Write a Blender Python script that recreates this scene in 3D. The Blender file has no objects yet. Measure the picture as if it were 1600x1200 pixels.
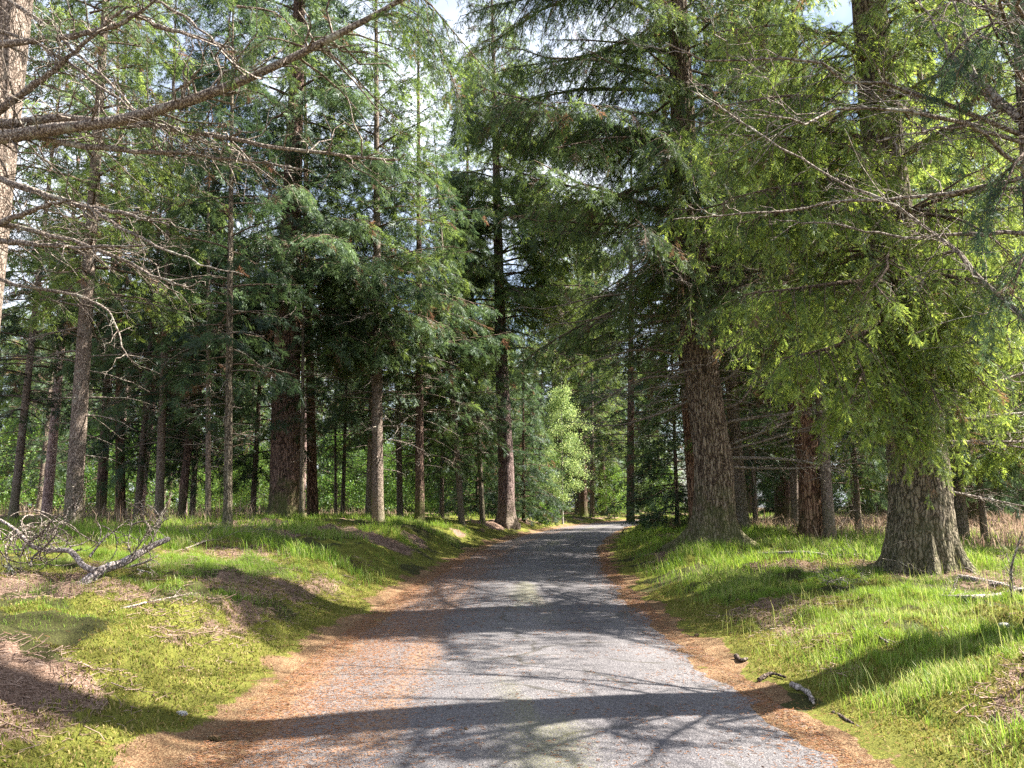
import bpy, math, time
import numpy as np
T0 = time.time()
R_ = math.radians
scene = bpy.context.scene
COL = scene.collection

# ------------------------------------------------------------------ camera
F = 1186.0                      # focal length in pixels of the 1600 px wide photograph
PITCH = R_(9.1)
EYE = np.array([0.0, 0.0, 1.6])
cam_d = bpy.data.cameras.new("camera")
cam_d.sensor_width = 36.0
cam_d.lens = 36.0 * F / 1600.0
cam_d.clip_start = 0.05
cam_d.clip_end = 1500.0
cam = bpy.data.objects.new("camera", cam_d)
COL.objects.link(cam)
cam.location = EYE
cam.rotation_euler = (R_(90) + PITCH, 0, 0)
scene.camera = cam

# ------------------------------------------------------------------ light
SUN_AZ = 11.0                   # degrees of the sun ahead of the camera's right
SUN_EL = 50.0
EXPOSURE = 2.4
world = bpy.data.worlds.new("World")
scene.world = world
world.use_nodes = True
wn, wl = world.node_tree.nodes, world.node_tree.links
wn.clear()
w_out = wn.new("ShaderNodeOutputWorld")
w_bg = wn.new("ShaderNodeBackground")
w_sky = wn.new("ShaderNodeTexSky")
w_sky.sky_type = 'NISHITA'
w_sky.sun_disc = False
w_sky.sun_elevation = R_(SUN_EL)
w_sky.sun_rotation = R_(90 - SUN_AZ)
w_sky.air_density = 1.0
w_sky.dust_density = 1.5
w_co = wn.new("ShaderNodeTexCoord")
w_nz = wn.new("ShaderNodeTexNoise")
w_nz.inputs['Scale'].default_value = 3.2
w_nz.inputs['Detail'].default_value = 6
w_rp = wn.new("ShaderNodeValToRGB")
w_rp.color_ramp.elements[0].position = 0.40
w_rp.color_ramp.elements[1].position = 0.62
w_mx = wn.new("ShaderNodeMix")
w_mx.data_type = 'RGBA'
w_mx.inputs[7].default_value = (6.8, 7.2, 8.1, 1)     # bright thin cloud
wl.new(w_co.outputs['Generated'], w_nz.inputs['Vector'])
wl.new(w_nz.outputs['Fac'], w_rp.inputs['Fac'])
wl.new(w_rp.outputs['Color'], w_mx.inputs[0])
wl.new(w_sky.outputs['Color'], w_mx.inputs[6])
wl.new(w_mx.outputs[2], w_bg.inputs['Color'])
w_bg.inputs['Strength'].default_value = 0.05
wl.new(w_bg.outputs['Background'], w_out.inputs['Surface'])

sun_d = bpy.data.lights.new("sun", 'SUN')
sun_d.energy = 5.0
sun_d.angle = R_(0.5)
sun_d.color = (1.0, 0.94, 0.84)
sun = bpy.data.objects.new("sun", sun_d)
COL.objects.link(sun)
_az, _el = R_(SUN_AZ), R_(SUN_EL)
from mathutils import Vector
sun.rotation_euler = Vector((math.cos(_az)*math.cos(_el), math.sin(_az)*math.cos(_el), math.sin(_el))).to_track_quat('Z', 'Y').to_euler()
sun.location = (30, 10, 40)

scene.view_settings.view_transform = 'Standard'
scene.view_settings.look = 'None'
scene.view_settings.gamma = 1.0
scene.view_settings.exposure = EXPOSURE
scene.cycles.max_bounces = 5
scene.cycles.diffuse_bounces = 3
scene.cycles.glossy_bounces = 1
scene.cycles.transmission_bounces = 3
scene.cycles.caustics_reflective = False
scene.cycles.caustics_refractive = False
scene.cycles.use_denoising = False

# ------------------------------------------------------------------ small maths
rng = np.random.default_rng(7)

def norm(v):
    return v / np.maximum(np.linalg.norm(v, axis=-1, keepdims=True), 1e-9)

def smooth(a, b, x):
    t = np.clip((np.asarray(x, float) - a) / (b - a), 0, 1)
    return t * t * (3 - 2 * t)

def vnoise(x, y, seed=0):
    x = np.asarray(x, float); y = np.asarray(y, float)
    xi = np.floor(x).astype(np.int64); yi = np.floor(y).astype(np.int64)
    fx = x - xi; fy = y - yi
    fx = fx * fx * (3 - 2 * fx); fy = fy * fy * (3 - 2 * fy)
    def h(a, b):
        n = (a * 374761393 + b * 668265263 + seed * 974711) & 0x7fffffff
        n = ((n ^ (n >> 13)) * 1274126177) & 0x7fffffff
        return ((n ^ (n >> 16)) & 0xffff) / 65535.0
    return (h(xi, yi) * (1 - fx) + h(xi + 1, yi) * fx) * (1 - fy) + (h(xi, yi + 1) * (1 - fx) + h(xi + 1, yi + 1) * fx) * fy

def fbm(x, y, seed=0, oct=4):
    s, a, f, tot = 0, 1.0, 1.0, 0
    for i in range(oct):
        s = s + a * vnoise(x * f + 17.3 * i, y * f - 9.1 * i, seed + i)
        tot += a; a *= 0.5; f *= 2.03
    return s / tot

def at(px, py, Y):
    """the point of the place that the photograph shows at pixel (px, py), Y metres ahead"""
    cx, cz = (px - 800.0) / F, (600.0 - py) / F
    y = math.cos(PITCH) - cz * math.sin(PITCH)
    z = math.sin(PITCH) + cz * math.cos(PITCH)
    return EYE + np.array([cx, y, z]) * (Y / y)

# ------------------------------------------------------------------ mesh making
class Buf:
    def __init__(self):
        self.v, self.f, self.a, self.n = [], [], [], 0
    def add(self, V, faces, attr=None):
        """V (n,3); faces = (m,3) or (m,4) index array or a list of them; attr (n,3)"""
        V = np.asarray(V, float).reshape(-1, 3)
        if not isinstance(faces, (list, tuple)): faces = [faces]
        for f in faces:
            self.f.append(np.asarray(f, np.int64) + self.n)
        self.v.append(V)
        self.a.append(np.zeros((len(V), 3)) if attr is None else np.asarray(attr, float))
        self.n += len(V)
    def mesh(self, name, mat, smooth_=True):
        me = bpy.data.meshes.new(name)
        if not self.v:
            return me
        V = np.concatenate(self.v)
        tri = [f for f in self.f if f.shape[1] == 3]
        quad = [f for f in self.f if f.shape[1] == 4]
        nt = sum(len(f) for f in tri); nq = sum(len(f) for f in quad)
        loops = np.concatenate([f.ravel() for f in tri + quad])
        start = np.concatenate([np.arange(nt) * 3, nt * 3 + np.arange(nq) * 4])
        me.vertices.add(len(V)); me.vertices.foreach_set('co', V.astype(np.float32).ravel())
        me.loops.add(len(loops)); me.loops.foreach_set('vertex_index', loops.astype(np.int32))
        me.polygons.add(nt + nq); me.polygons.foreach_set('loop_start', start.astype(np.int32))
        me.polygons.foreach_set('use_smooth', np.full(nt + nq, smooth_))
        A = np.concatenate(self.a)
        if np.any(A):
            at_ = me.attributes.new('mask', 'FLOAT_COLOR', 'POINT')
            at_.data.foreach_set('color', np.concatenate([A, np.ones((len(A), 1))], 1).astype(np.float32).ravel())
        me.update(calc_edges=True)
        me.materials.append(mat)
        return me

def obj(name, me, parent=None, loc=None):
    o = bpy.data.objects.new(name, me)
    COL.objects.link(o)
    if parent is not None: o.parent = parent
    if loc is not None: o.location = loc
    return o

def tag(o, label=None, cat=None, group=None, kind=None):
    if label: o['label'] = label
    if cat: o['category'] = cat
    if group: o['group'] = group
    if kind: o['kind'] = kind
    return o

def tubes(P, Rr, sides=4, cap=False):
    """P (n,k,3) paths, Rr (n,k) radii -> V, F"""
    P = np.asarray(P, float); Rr = np.asarray(Rr, float)
    n, k, _ = P.shape
    T = norm(np.gradient(P, axis=1))
    ref = np.zeros((n, 1, 3)); d = norm(P[:, -1] - P[:, 0])
    up = np.abs(d[:, 2]) > 0.8
    ref[~up, 0, 2] = 1; ref[up, 0, 0] = 1
    A = norm(np.cross(T, np.broadcast_to(ref, T.shape))); B = np.cross(T, A)
    th = np.arange(sides) / sides * 2 * math.pi
    V = P[:, :, None] + Rr[:, :, None, None] * (A[:, :, None] * np.cos(th)[:, None] + B[:, :, None] * np.sin(th)[:, None])
    i = np.arange(n)[:, None, None] * (k * sides); j = np.arange(k - 1)[None, :, None] * sides; s = np.arange(sides)[None, None, :]
    s2 = (s + 1) % sides
    Fq = np.stack([i + j + s, i + j + s2, i + j + sides + s2, i + j + sides + s], -1).reshape(-1, 4)
    return V.reshape(-1, 3), Fq

def smooth_path(pts, n):
    """Catmull-Rom through pts"""
    P = np.asarray(pts, float)
    P = np.vstack([2 * P[0] - P[1], P, 2 * P[-1] - P[-2]])
    m = len(P) - 3
    out = []
    for u in np.linspace(0, m - 1e-6, n):
        i = int(u); t = u - i
        a, b, c, d = P[i:i + 4]
        out.append(0.5 * (2 * b + (c - a) * t + (2 * a - 5 * b + 4 * c - d) * t * t + (3 * b - a - 3 * c + d) * t ** 3))
    return np.array(out)

# ------------------------------------------------------------------ materials
def mat_new(name):
    m = bpy.data.materials.new(name); m.use_nodes = True
    nt = m.node_tree; nt.nodes.clear()
    out = nt.nodes.new('ShaderNodeOutputMaterial')
    def N(t, **kw):
        n = nt.nodes.new(t)
        for k, v in kw.items():
            if k in n.inputs: n.inputs[k].default_value = v
            else: setattr(n, k, v)
        return n
    def L(a, b): nt.links.new(a, b)
    return m, N, L, out

def rampn(N, stops):
    r = N('ShaderNodeValToRGB')
    e = r.color_ramp.elements
    while len(e) < len(stops): e.new(0.5)
    for i, (p, c) in enumerate(stops):
        e[i].position = p
        e[i].color = (*c, 1) if len(c) == 3 else c
    return r

def mixc(N, L, fac, a, b):
    m = N('ShaderNodeMix', data_type='RGBA')
    for sock, val in ((m.inputs[0], fac), (m.inputs[6], a), (m.inputs[7], b)):
        if isinstance(val, (int, float)): sock.default_value = val
        elif isinstance(val, tuple): sock.default_value = (*val, 1)
        else: L(val, sock)
    return m.outputs[2]

def mathn(N, L, op, a, b=None):
    m = N('ShaderNodeMath', operation=op)
    for i, val in enumerate((a, b)):
        if val is None: continue
        if isinstance(val, (int, float)): m.inputs[i].default_value = val
        else: L(val, m.inputs[i])
    return m.outputs[0]

def bark_mat(name, dark, mid, light, scale=9.0, stretch=0.16, lichen=0.25, lichen_col=(0.30, 0.32, 0.25), bump=0.6, moss=0.0):
    m, N, L, out = mat_new(name)
    co = N('ShaderNodeTexCoord')
    mp = N('ShaderNodeMapping'); mp.inputs['Scale'].default_value = (1, 1, stretch)
    L(co.outputs['Object'], mp.inputs['Vector'])
    wob = N('ShaderNodeTexNoise', Scale=5.0, Detail=3.0)
    L(co.outputs['Object'], wob.inputs['Vector'])
    add = N('ShaderNodeMixRGB', blend_type='ADD'); add.inputs[0].default_value = 0.14
    L(mp.outputs['Vector'], add.inputs[1]); L(wob.outputs['Color'], add.inputs[2])
    vo = N('ShaderNodeTexVoronoi', feature='DISTANCE_TO_EDGE', Scale=scale)
    L(add.outputs[0], vo.inputs['Vector'])
    nz = N('ShaderNodeTexNoise', Scale=scale * 3.2, Detail=6.0, Roughness=0.65)
    L(add.outputs[0], nz.inputs['Vector'])
    h = mathn(N, L, 'ADD', mathn(N, L, 'MULTIPLY', mathn(N, L, 'MINIMUM', vo.outputs['Distance'], 0.28), 2.4), mathn(N, L, 'MULTIPLY', nz.outputs['Fac'], 0.5))
    rp = rampn(N, [(0.22, tuple(.5 * v for v in dark)), (0.34, dark), (0.50, mid), (1.05 if False else 1.0, light)])
    L(h, rp.inputs['Fac'])
    big = N('ShaderNodeTexNoise', Scale=2.6, Detail=7.0, Roughness=0.7)
    L(co.outputs['Object'], big.inputs['Vector'])
    lr = rampn(N, [(0.56, (0, 0, 0)), (0.66, (1, 1, 1))])
    L(big.outputs['Fac'], lr.inputs['Fac'])
    c = mixc(N, L, mathn(N, L, 'MULTIPLY', lr.outputs['Color'], lichen), rp.outputs['Color'], lichen_col)
    if moss:
        sp = N('ShaderNodeSeparateXYZ'); L(co.outputs['Object'], sp.inputs[0])
        g = mathn(N, L, 'SUBTRACT', mathn(N, L, 'MULTIPLY', big.outputs['Fac'], 2.2), mathn(N, L, 'MULTIPLY', sp.outputs['Z'], 0.42))
        gr = rampn(N, [(0.45, (0, 0, 0)), (1.0, (1, 1, 1))]); L(g, gr.inputs['Fac'])
        c = mixc(N, L, mathn(N, L, 'MULTIPLY', gr.outputs['Color'], moss), c, (0.085, 0.10, 0.03))
    b = N('ShaderNodeBsdfPrincipled', Roughness=0.92)
    b.inputs['Specular IOR Level'].default_value = 0.15
    L(c, b.inputs['Base Color'])
    bp = N('ShaderNodeBump', Strength=bump, Distance=0.05)
    L(h, bp.inputs['Height']); L(bp.outputs['Normal'], b.inputs['Normal'])
    L(b.outputs[0], out.inputs['Surface'])
    return m

def leaf_mat(name, dark, light, tip, transl=0.42, gloss=0.02, vary=True, glow=1.4):
    """needle / leaf / blade: mask.R = natural tone of the shoot, mask.G = this year's growth"""
    m, N, L, out = mat_new(name)
    a = N('ShaderNodeAttribute', attribute_name='mask')
    sp = N('ShaderNodeSeparateColor'); L(a.outputs['Color'], sp.inputs[0])
    c = mixc(N, L, sp.outputs[0], dark, light)
    c = mixc(N, L, sp.outputs[1], c, tip)
    if vary:
        oi = N('ShaderNodeObjectInfo')
        hv = N('ShaderNodeHueSaturation'); L(c, hv.inputs['Color'])
        mr = N('ShaderNodeMapRange'); mr.inputs[3].default_value = 0.8; mr.inputs[4].default_value = 1.3; L(oi.outputs['Random'], mr.inputs[0]); L(mr.outputs[0], hv.inputs['Value'])
        mh = N('ShaderNodeMapRange'); mh.inputs[3].default_value = 0.510; mh.inputs[4].default_value = 0.492; L(oi.outputs['Random'], mh.inputs[0]); L(mh.outputs[0], hv.inputs['Hue'])
        c = mixc(N, L, sp.outputs[2], hv.outputs[0], (0.17, 0.095, 0.055))
    d = N('ShaderNodeBsdfDiffuse'); L(c, d.inputs['Color'])
    t = N('ShaderNodeBsdfTranslucent')
    hs = N('ShaderNodeHueSaturation', Saturation=1.02, Value=glow); hs.inputs['Hue'].default_value = 0.485
    L(c, hs.inputs['Color']); L(hs.outputs[0], t.inputs['Color'])
    mx = N('ShaderNodeMixShader'); mx.inputs[0].default_value = transl
    L(d.outputs[0], mx.inputs[1]); L(t.outputs[0], mx.inputs[2])
    g = N('ShaderNodeBsdfGlossy', Roughness=0.45); g.inputs['Color'].default_value = (0.9, 0.95, 1.0, 1)
    m2 = N('ShaderNodeMixShader'); m2.inputs[0].default_value = gloss
    L(mx.outputs[0], m2.inputs[1]); L(g.outputs[0], m2.inputs[2])
    L(m2.outputs[0], out.inputs['Surface'])
    return m

M = {}
M['bark_fir'] = bark_mat('bark_fir', (0.045, 0.03, 0.022), (0.17, 0.12, 0.085), (0.30, 0.24, 0.18), 15, 0.12, 0.16, (0.22, 0.23, 0.17), 0.8, 0.6)
M['bark_dark'] = bark_mat('bark_dark', (0.03, 0.02, 0.017), (0.12, 0.075, 0.06), (0.24, 0.16, 0.13), 16, 0.13, 0.16, (0.20, 0.19, 0.15), 0.7, 0.75)
M['bark_grey'] = bark_mat('bark_grey', (0.045, 0.036, 0.026), (0.17, 0.135, 0.098), (0.28, 0.235, 0.175), 19, 0.10, 0.2, (0.22, 0.22, 0.17), 0.8, 0.35)
M['bark_red'] = bark_mat('bark_red', (0.04, 0.02, 0.014), (0.16, 0.085, 0.055), (0.30, 0.19, 0.13), 13, 0.12, 0.12, (0.26, 0.22, 0.18), 0.7, 0.25)
M['bark_spruce'] = bark_mat('bark_spruce', (0.06, 0.045, 0.035), (0.19, 0.145, 0.115), (0.32, 0.26, 0.22), 26, 0.4, 0.45, (0.32, 0.31, 0.26), 0.5, 0.4)
M['bark_pine'] = bark_mat('bark_pine', (0.11, 0.07, 0.06), (0.34, 0.23, 0.20), (0.50, 0.37, 0.33), 16, 0.25, 0.3, (0.36, 0.33, 0.31), 0.5)
M['bark_birch'] = bark_mat('bark_birch', (0.08, 0.07, 0.06), (0.34, 0.32, 0.29), (0.52, 0.50, 0.46), 14, 1.8, 0.3, (0.2, 0.19, 0.16), 0.4)
M['bark_root'] = bark_mat('bark_root', (0.03, 0.022, 0.018), (0.10, 0.07, 0.055), (0.22, 0.17, 0.14), 30, 0.5, 0.3, (0.3, 0.28, 0.24), 0.7)
M['stone'] = bark_mat('stone', (0.12, 0.115, 0.11), (0.27, 0.265, 0.26), (0.38, 0.37, 0.36), 40, 1.0, 0.2, (0.2, 0.2, 0.17), 0.4)
M['bark_purple'] = bark_mat('bark_purple', (0.05, 0.033, 0.03), (0.18, 0.125, 0.115), (0.32, 0.24, 0.22), 16, 0.13, 0.16, (0.24, 0.22, 0.19), 0.7, 0.3)
M['wood_live'] = bark_mat('wood_live', (0.045, 0.03, 0.022), (0.13, 0.09, 0.065), (0.24, 0.18, 0.14), 22, 0.6, 0.35, (0.27, 0.27, 0.22), 0.4)
M['wood_dead'] = bark_mat('wood_dead', (0.07, 0.053, 0.043), (0.20, 0.16, 0.135), (0.34, 0.30, 0.255), 22, 0.6, 0.75, (0.38, 0.39, 0.32), 0.4)
M['wood_fallen'] = bark_mat('wood_fallen', (0.10, 0.08, 0.07), (0.28, 0.235, 0.215), (0.46, 0.40, 0.37), 26, 0.5, 0.3, (0.30, 0.33, 0.26), 0.5)
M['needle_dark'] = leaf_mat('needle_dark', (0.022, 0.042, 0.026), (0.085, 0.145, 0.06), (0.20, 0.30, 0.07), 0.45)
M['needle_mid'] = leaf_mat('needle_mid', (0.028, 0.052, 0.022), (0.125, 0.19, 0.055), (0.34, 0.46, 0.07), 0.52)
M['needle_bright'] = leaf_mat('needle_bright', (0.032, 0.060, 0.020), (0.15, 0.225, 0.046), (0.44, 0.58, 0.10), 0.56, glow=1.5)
M['needle_pine'] = leaf_mat('needle_pine', (0.06, 0.09, 0.05), (0.13, 0.16, 0.09), (0.2, 0.22, 0.1), 0.35)
M['leaf_birch'] = leaf_mat('leaf_birch', (0.11, 0.18, 0.055), (0.24, 0.33, 0.11), (0.42, 0.48, 0.2), 0.5)
M['leaf_young'] = leaf_mat('leaf_young', (0.06, 0.13, 0.025), (0.12, 0.22, 0.04), (0.2, 0.3, 0.05), 0.5)
M['grass'] = leaf_mat('grass', (0.07, 0.15, 0.02), (0.23, 0.345, 0.045), (0.42, 0.37, 0.18), 0.45, 0.012, False)
M['moss'] = leaf_mat('moss', (0.07, 0.09, 0.018), (0.22, 0.205, 0.045), (0.34, 0.26, 0.12), 0.25, 0.0, False)
M['bracken'] = leaf_mat('bracken', (0.15, 0.10, 0.065), (0.36, 0.27, 0.19), (0.46, 0.37, 0.27), 0.3, 0.0, False)
M['litter'] = leaf_mat('litter', (0.14, 0.085, 0.06), (0.38, 0.27, 0.21), (0.30, 0.13, 0.05), 0.1, 0.02, False)

# ------------------------------------------------------------------ the lie of the land
_ky = np.array([-40, -10, 0, 5, 10, 17, 23, 29, 36, 43, 50, 62, 75, 90, 120, 200, 400.])
_kx = np.array([1.2, 0.35, .16, .08, -.05, .18, .6, 1.35, 2.7, 4.0, 5.5, 9.3, 14.5, 22, 40, 100, 260.])
_dy = np.arange(-40, 400, 0.25)
_dx = np.interp(_dy, _ky, _kx)
_g = np.exp(-0.5 * (np.arange(-24, 25) / 9.0) ** 2); _g /= _g.sum()
_dx = np.convolve(np.pad(_dx, 24, mode='reflect', reflect_type='odd'), _g, 'valid')
_ds = np.gradient(_dx, 0.25)
def road_x(y): return np.interp(y, _dy, _dx)
def road_c(y): return 1 / np.sqrt(1 + np.interp(y, _dy, _ds) ** 2)
HW = 2.18
def road_z(y): return 0.30 * smooth(8, 38, y)
def road_s(x, y):
    """signed distance beyond the road's edge, and the side"""
    u = (x - road_x(y)) * road_c(y)
    return np.abs(u) - HW, np.sign(u)

CTRL = []                      # (x, y, z) the ground passes through
def lie0(x, y):
    s, side = road_s(x, y)
    bank = np.where(side < 0, 0.34 * smooth(-0.15, 1.9, s) + 0.16 * smooth(1.6, 5, s), 0.22 * smooth(0.0, 1.7, s) + 0.16 * smooth(1.2, 4.5, s))
    return road_z(y) + bank + 0.03 * smooth(-0.35, 0.35, s) - 0.035
def ground_z(x, y, detail=True):
    x = np.asarray(x, float); y = np.asarray(y, float)
    s, side = road_s(x, y)
    z = lie0(x, y)
    if CTRL:
        C = np.array(CTRL)
        r = C[:, 2] - lie0(C[:, 0], C[:, 1])
        num = np.zeros_like(z); den = np.full_like(z, 0.05)
        for (cx, cy, _), ri in zip(C, r):
            sg = 1.6 + 0.07 * abs(cy)
            w = np.exp(-((x - cx) ** 2 + (y - cy) ** 2) / (2 * sg * sg))
            num += w * ri; den += w
        z = z + num / den * smooth(0.3, 2.2, s)
    if detail:
        k = smooth(0.05, 1.1, s)
        z = z + k * (0.15 * (fbm(x * 0.8, y * 0.8, 3, 3) - 0.5) + 0.20 * (fbm(x * 2.3, y * 2.3, 11, 3) - 0.5)) \
              + smooth(-0.5, 0.2, s) * (0.07 * (fbm(x * 4.1, y * 4.1, 19, 3) - 0.5) + 0.06 * (fbm(x * 1.1, y * 1.1, 23, 2) - 0.5)) \
              + smooth(0.3, 1.0, s) * (1 - smooth(7, 11, s)) * 0.10 * np.clip(fbm(x * 3.1 + 9, y * 3.1, 29, 3) - .52, 0, 1) * 3
    return z

# ------------------------------------------------------------------ trees: which stand where
# name, base pixel, distance, diameter (m), upper pixel the axis passes (or None), template, label, group
SPEC = []
def tree(kind, base, Y, D, top, tmpl, label, cat='tree'):
    SPEC.append(dict(kind=kind, base=base, Y=Y, D=D, top=top, tmpl=tmpl, label=label, cat=cat))

# left of the road
tree('spruce_tree', (112, 832), 20, .42, (150, 260), 'spruce0', 'straight brown trunked spruce behind the fallen branch, thickest trunk left of the big dark fir')
tree('spruce_tree', (20, 812), 28, .30, (62, 400), 'spruce1', 'dark thin trunk leaning right at the far left edge of the wood')
tree('pine_tree', (72, 806), 34, .42, (98, 500), 'pine0', 'pale grey pine with a pinkish orange upper trunk left of the brown spruce')
tree('spruce_tree', (157, 809), 32, .42, (172, 560), 'spruce2', 'dark blackish trunk just right of the brown spruce, left of a dark twin')
tree('spruce_tree', (188, 814), 30, .36, (186, 560), 'spruce3', 'dark blackish trunk with a reddish upper stem, right one of the dark pair')
tree('pine_tree', (217, 811), 36, .38, (240, 620), 'pine1', 'bluish grey trunk leaning right behind the curved dead twigs')
tree('spruce_tree', (248, 817), 26, .30, (256, 540), 'spruce1', 'reddish sunlit trunk rising behind the curved dead twigs of the fallen branch')
tree('spruce_tree', (282, 822), 28, .30, (300, 640), 'spruce2', 'dark short looking trunk leaning clearly right, between two sunlit slim trunks')
tree('spruce_tree', (325, 817), 24, .17, (325, 560), 'slim0', 'very slim pale trunk left of the grey green slim trunk')
tree('spruce_tree', (355, 830), 20, .22, (357, 560), 'slim1', 'slim grey green trunk on the grass, nearest one left of the big dark fir')
tree('spruce_tree', (472, 802), 26, .16, (473, 560), 'slim1', 'thin bare stem pressed close to the right side of the big dark fir')
tree('spruce_tree', (489, 806), 35, .48, (485, 600), 'spruce3', 'red brown trunk half hidden to the right of the big dark fir')
tree('spruce_tree', (524, 815), 38, .14, (524, 640), 'slim0', 'thinnest grey stem in the gap between big dark fir and lit trunk')
tree('spruce_tree', (535, 813), 38, .20, (540, 640), 'slim1', 'slim lit stem with a forked side limb in the bright gap')
tree('spruce_tree', (590, 819), 28, .44, (589, 430), 'spruce0', 'tall straight trunk with a sunlit right side, midway between the two big firs')
tree('spruce_tree', (575, 816), 31, .22, (580, 600), 'slim0', 'narrow brown stem touching the left side of the sunlit straight trunk')
tree('spruce_tree', (625, 816), 36, .30, (622, 640), 'spruce1', 'dark based trunk with a lit upper part, right of the sunlit straight trunk')
tree('spruce_tree', (656, 818), 30, .36, (655, 590), 'spruce2', 'brown trunk wrapped in dead pale twigs, on the grass edge')
tree('spruce_tree', (722, 819), 32, .26, (712, 680), 'spruce4', 'small grey trunk leaning left with foliage down to head height')
tree('spruce_tree', (754, 817), 36, .24, (746, 640), 'slim1', 'slender reddish trunk close to the left of the tall bare fir trunk')
# right of the road
tree('spruce_tree', (1086, 828), 26, .34, (1072, 640), 'spruce3', 'dark trunk half hidden at the left side of the rugged leaning fir')
tree('spruce_tree', (1160, 832), 27, .50, (1138, 540), 'spruce4', 'grey trunk showing behind the right side of the rugged leaning fir')
tree('spruce_tree', (1298, 857), 21.5, .32, (1270, 420), 'spruce0', 'slim trunk standing close to the right of the red brown fir')
tree('spruce_tree', (1244, 842), 28, .30, (1236, 640), 'spruce1', 'pale narrow trunk just left of the red brown fir')
tree('spruce_tree', (985, 813), 62, .75, (985, 700), 'spruce2', 'dark thick trunk beyond the bend on the far right verge')
tree('spruce_tree', (925, 812), 70, .45, (925, 700), 'spruce4', 'reddish trunk in the far woodland just right of the pale birch')

HERO = {}
def hero(key, base, Y, z=None):
    p = at(base[0], base[1], Y)
    if z is not None: p[2] = z
    HERO[key] = p
    CTRL.append((p[0], p[1], p[2] + 0.05))
for s_ in SPEC:
    p = at(s_['base'][0], s_['base'][1], s_['Y'])
    CTRL.append((p[0], p[1], p[2] + 0.03))
hero('A', (445, 812), 27)
hero('H', (791, 816), 38)
hero('J', (1118, 847), 20)
hero('K', (1268, 850), 22)
hero('M', (1442, 893), 13.5)
hero('N', (1728, 1000), 7.5, 0.38)
hero('L', (-95, 900), 11.5, 0.75)
for px, py, Y in ((60, 950, 8.5), (300, 900, 11), (1300, 900, 13.5), (1560, 880, 17), (1200, 1000, 8.5)):
    p = at(px, py, Y); CTRL.append((p[0], p[1], p[2]))
# ------------------------------------------------------------------ ground sheet
def axis_steps(stops):
    out = []
    for (a, b, d0, d1) in stops:
        x, n = a, 0
        while x < b:
            out.append(x); t = (x - a) / (b - a); x += d0 + (d1 - d0) * t
    out.append(stops[-1][1])
    return np.array(out)

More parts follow.
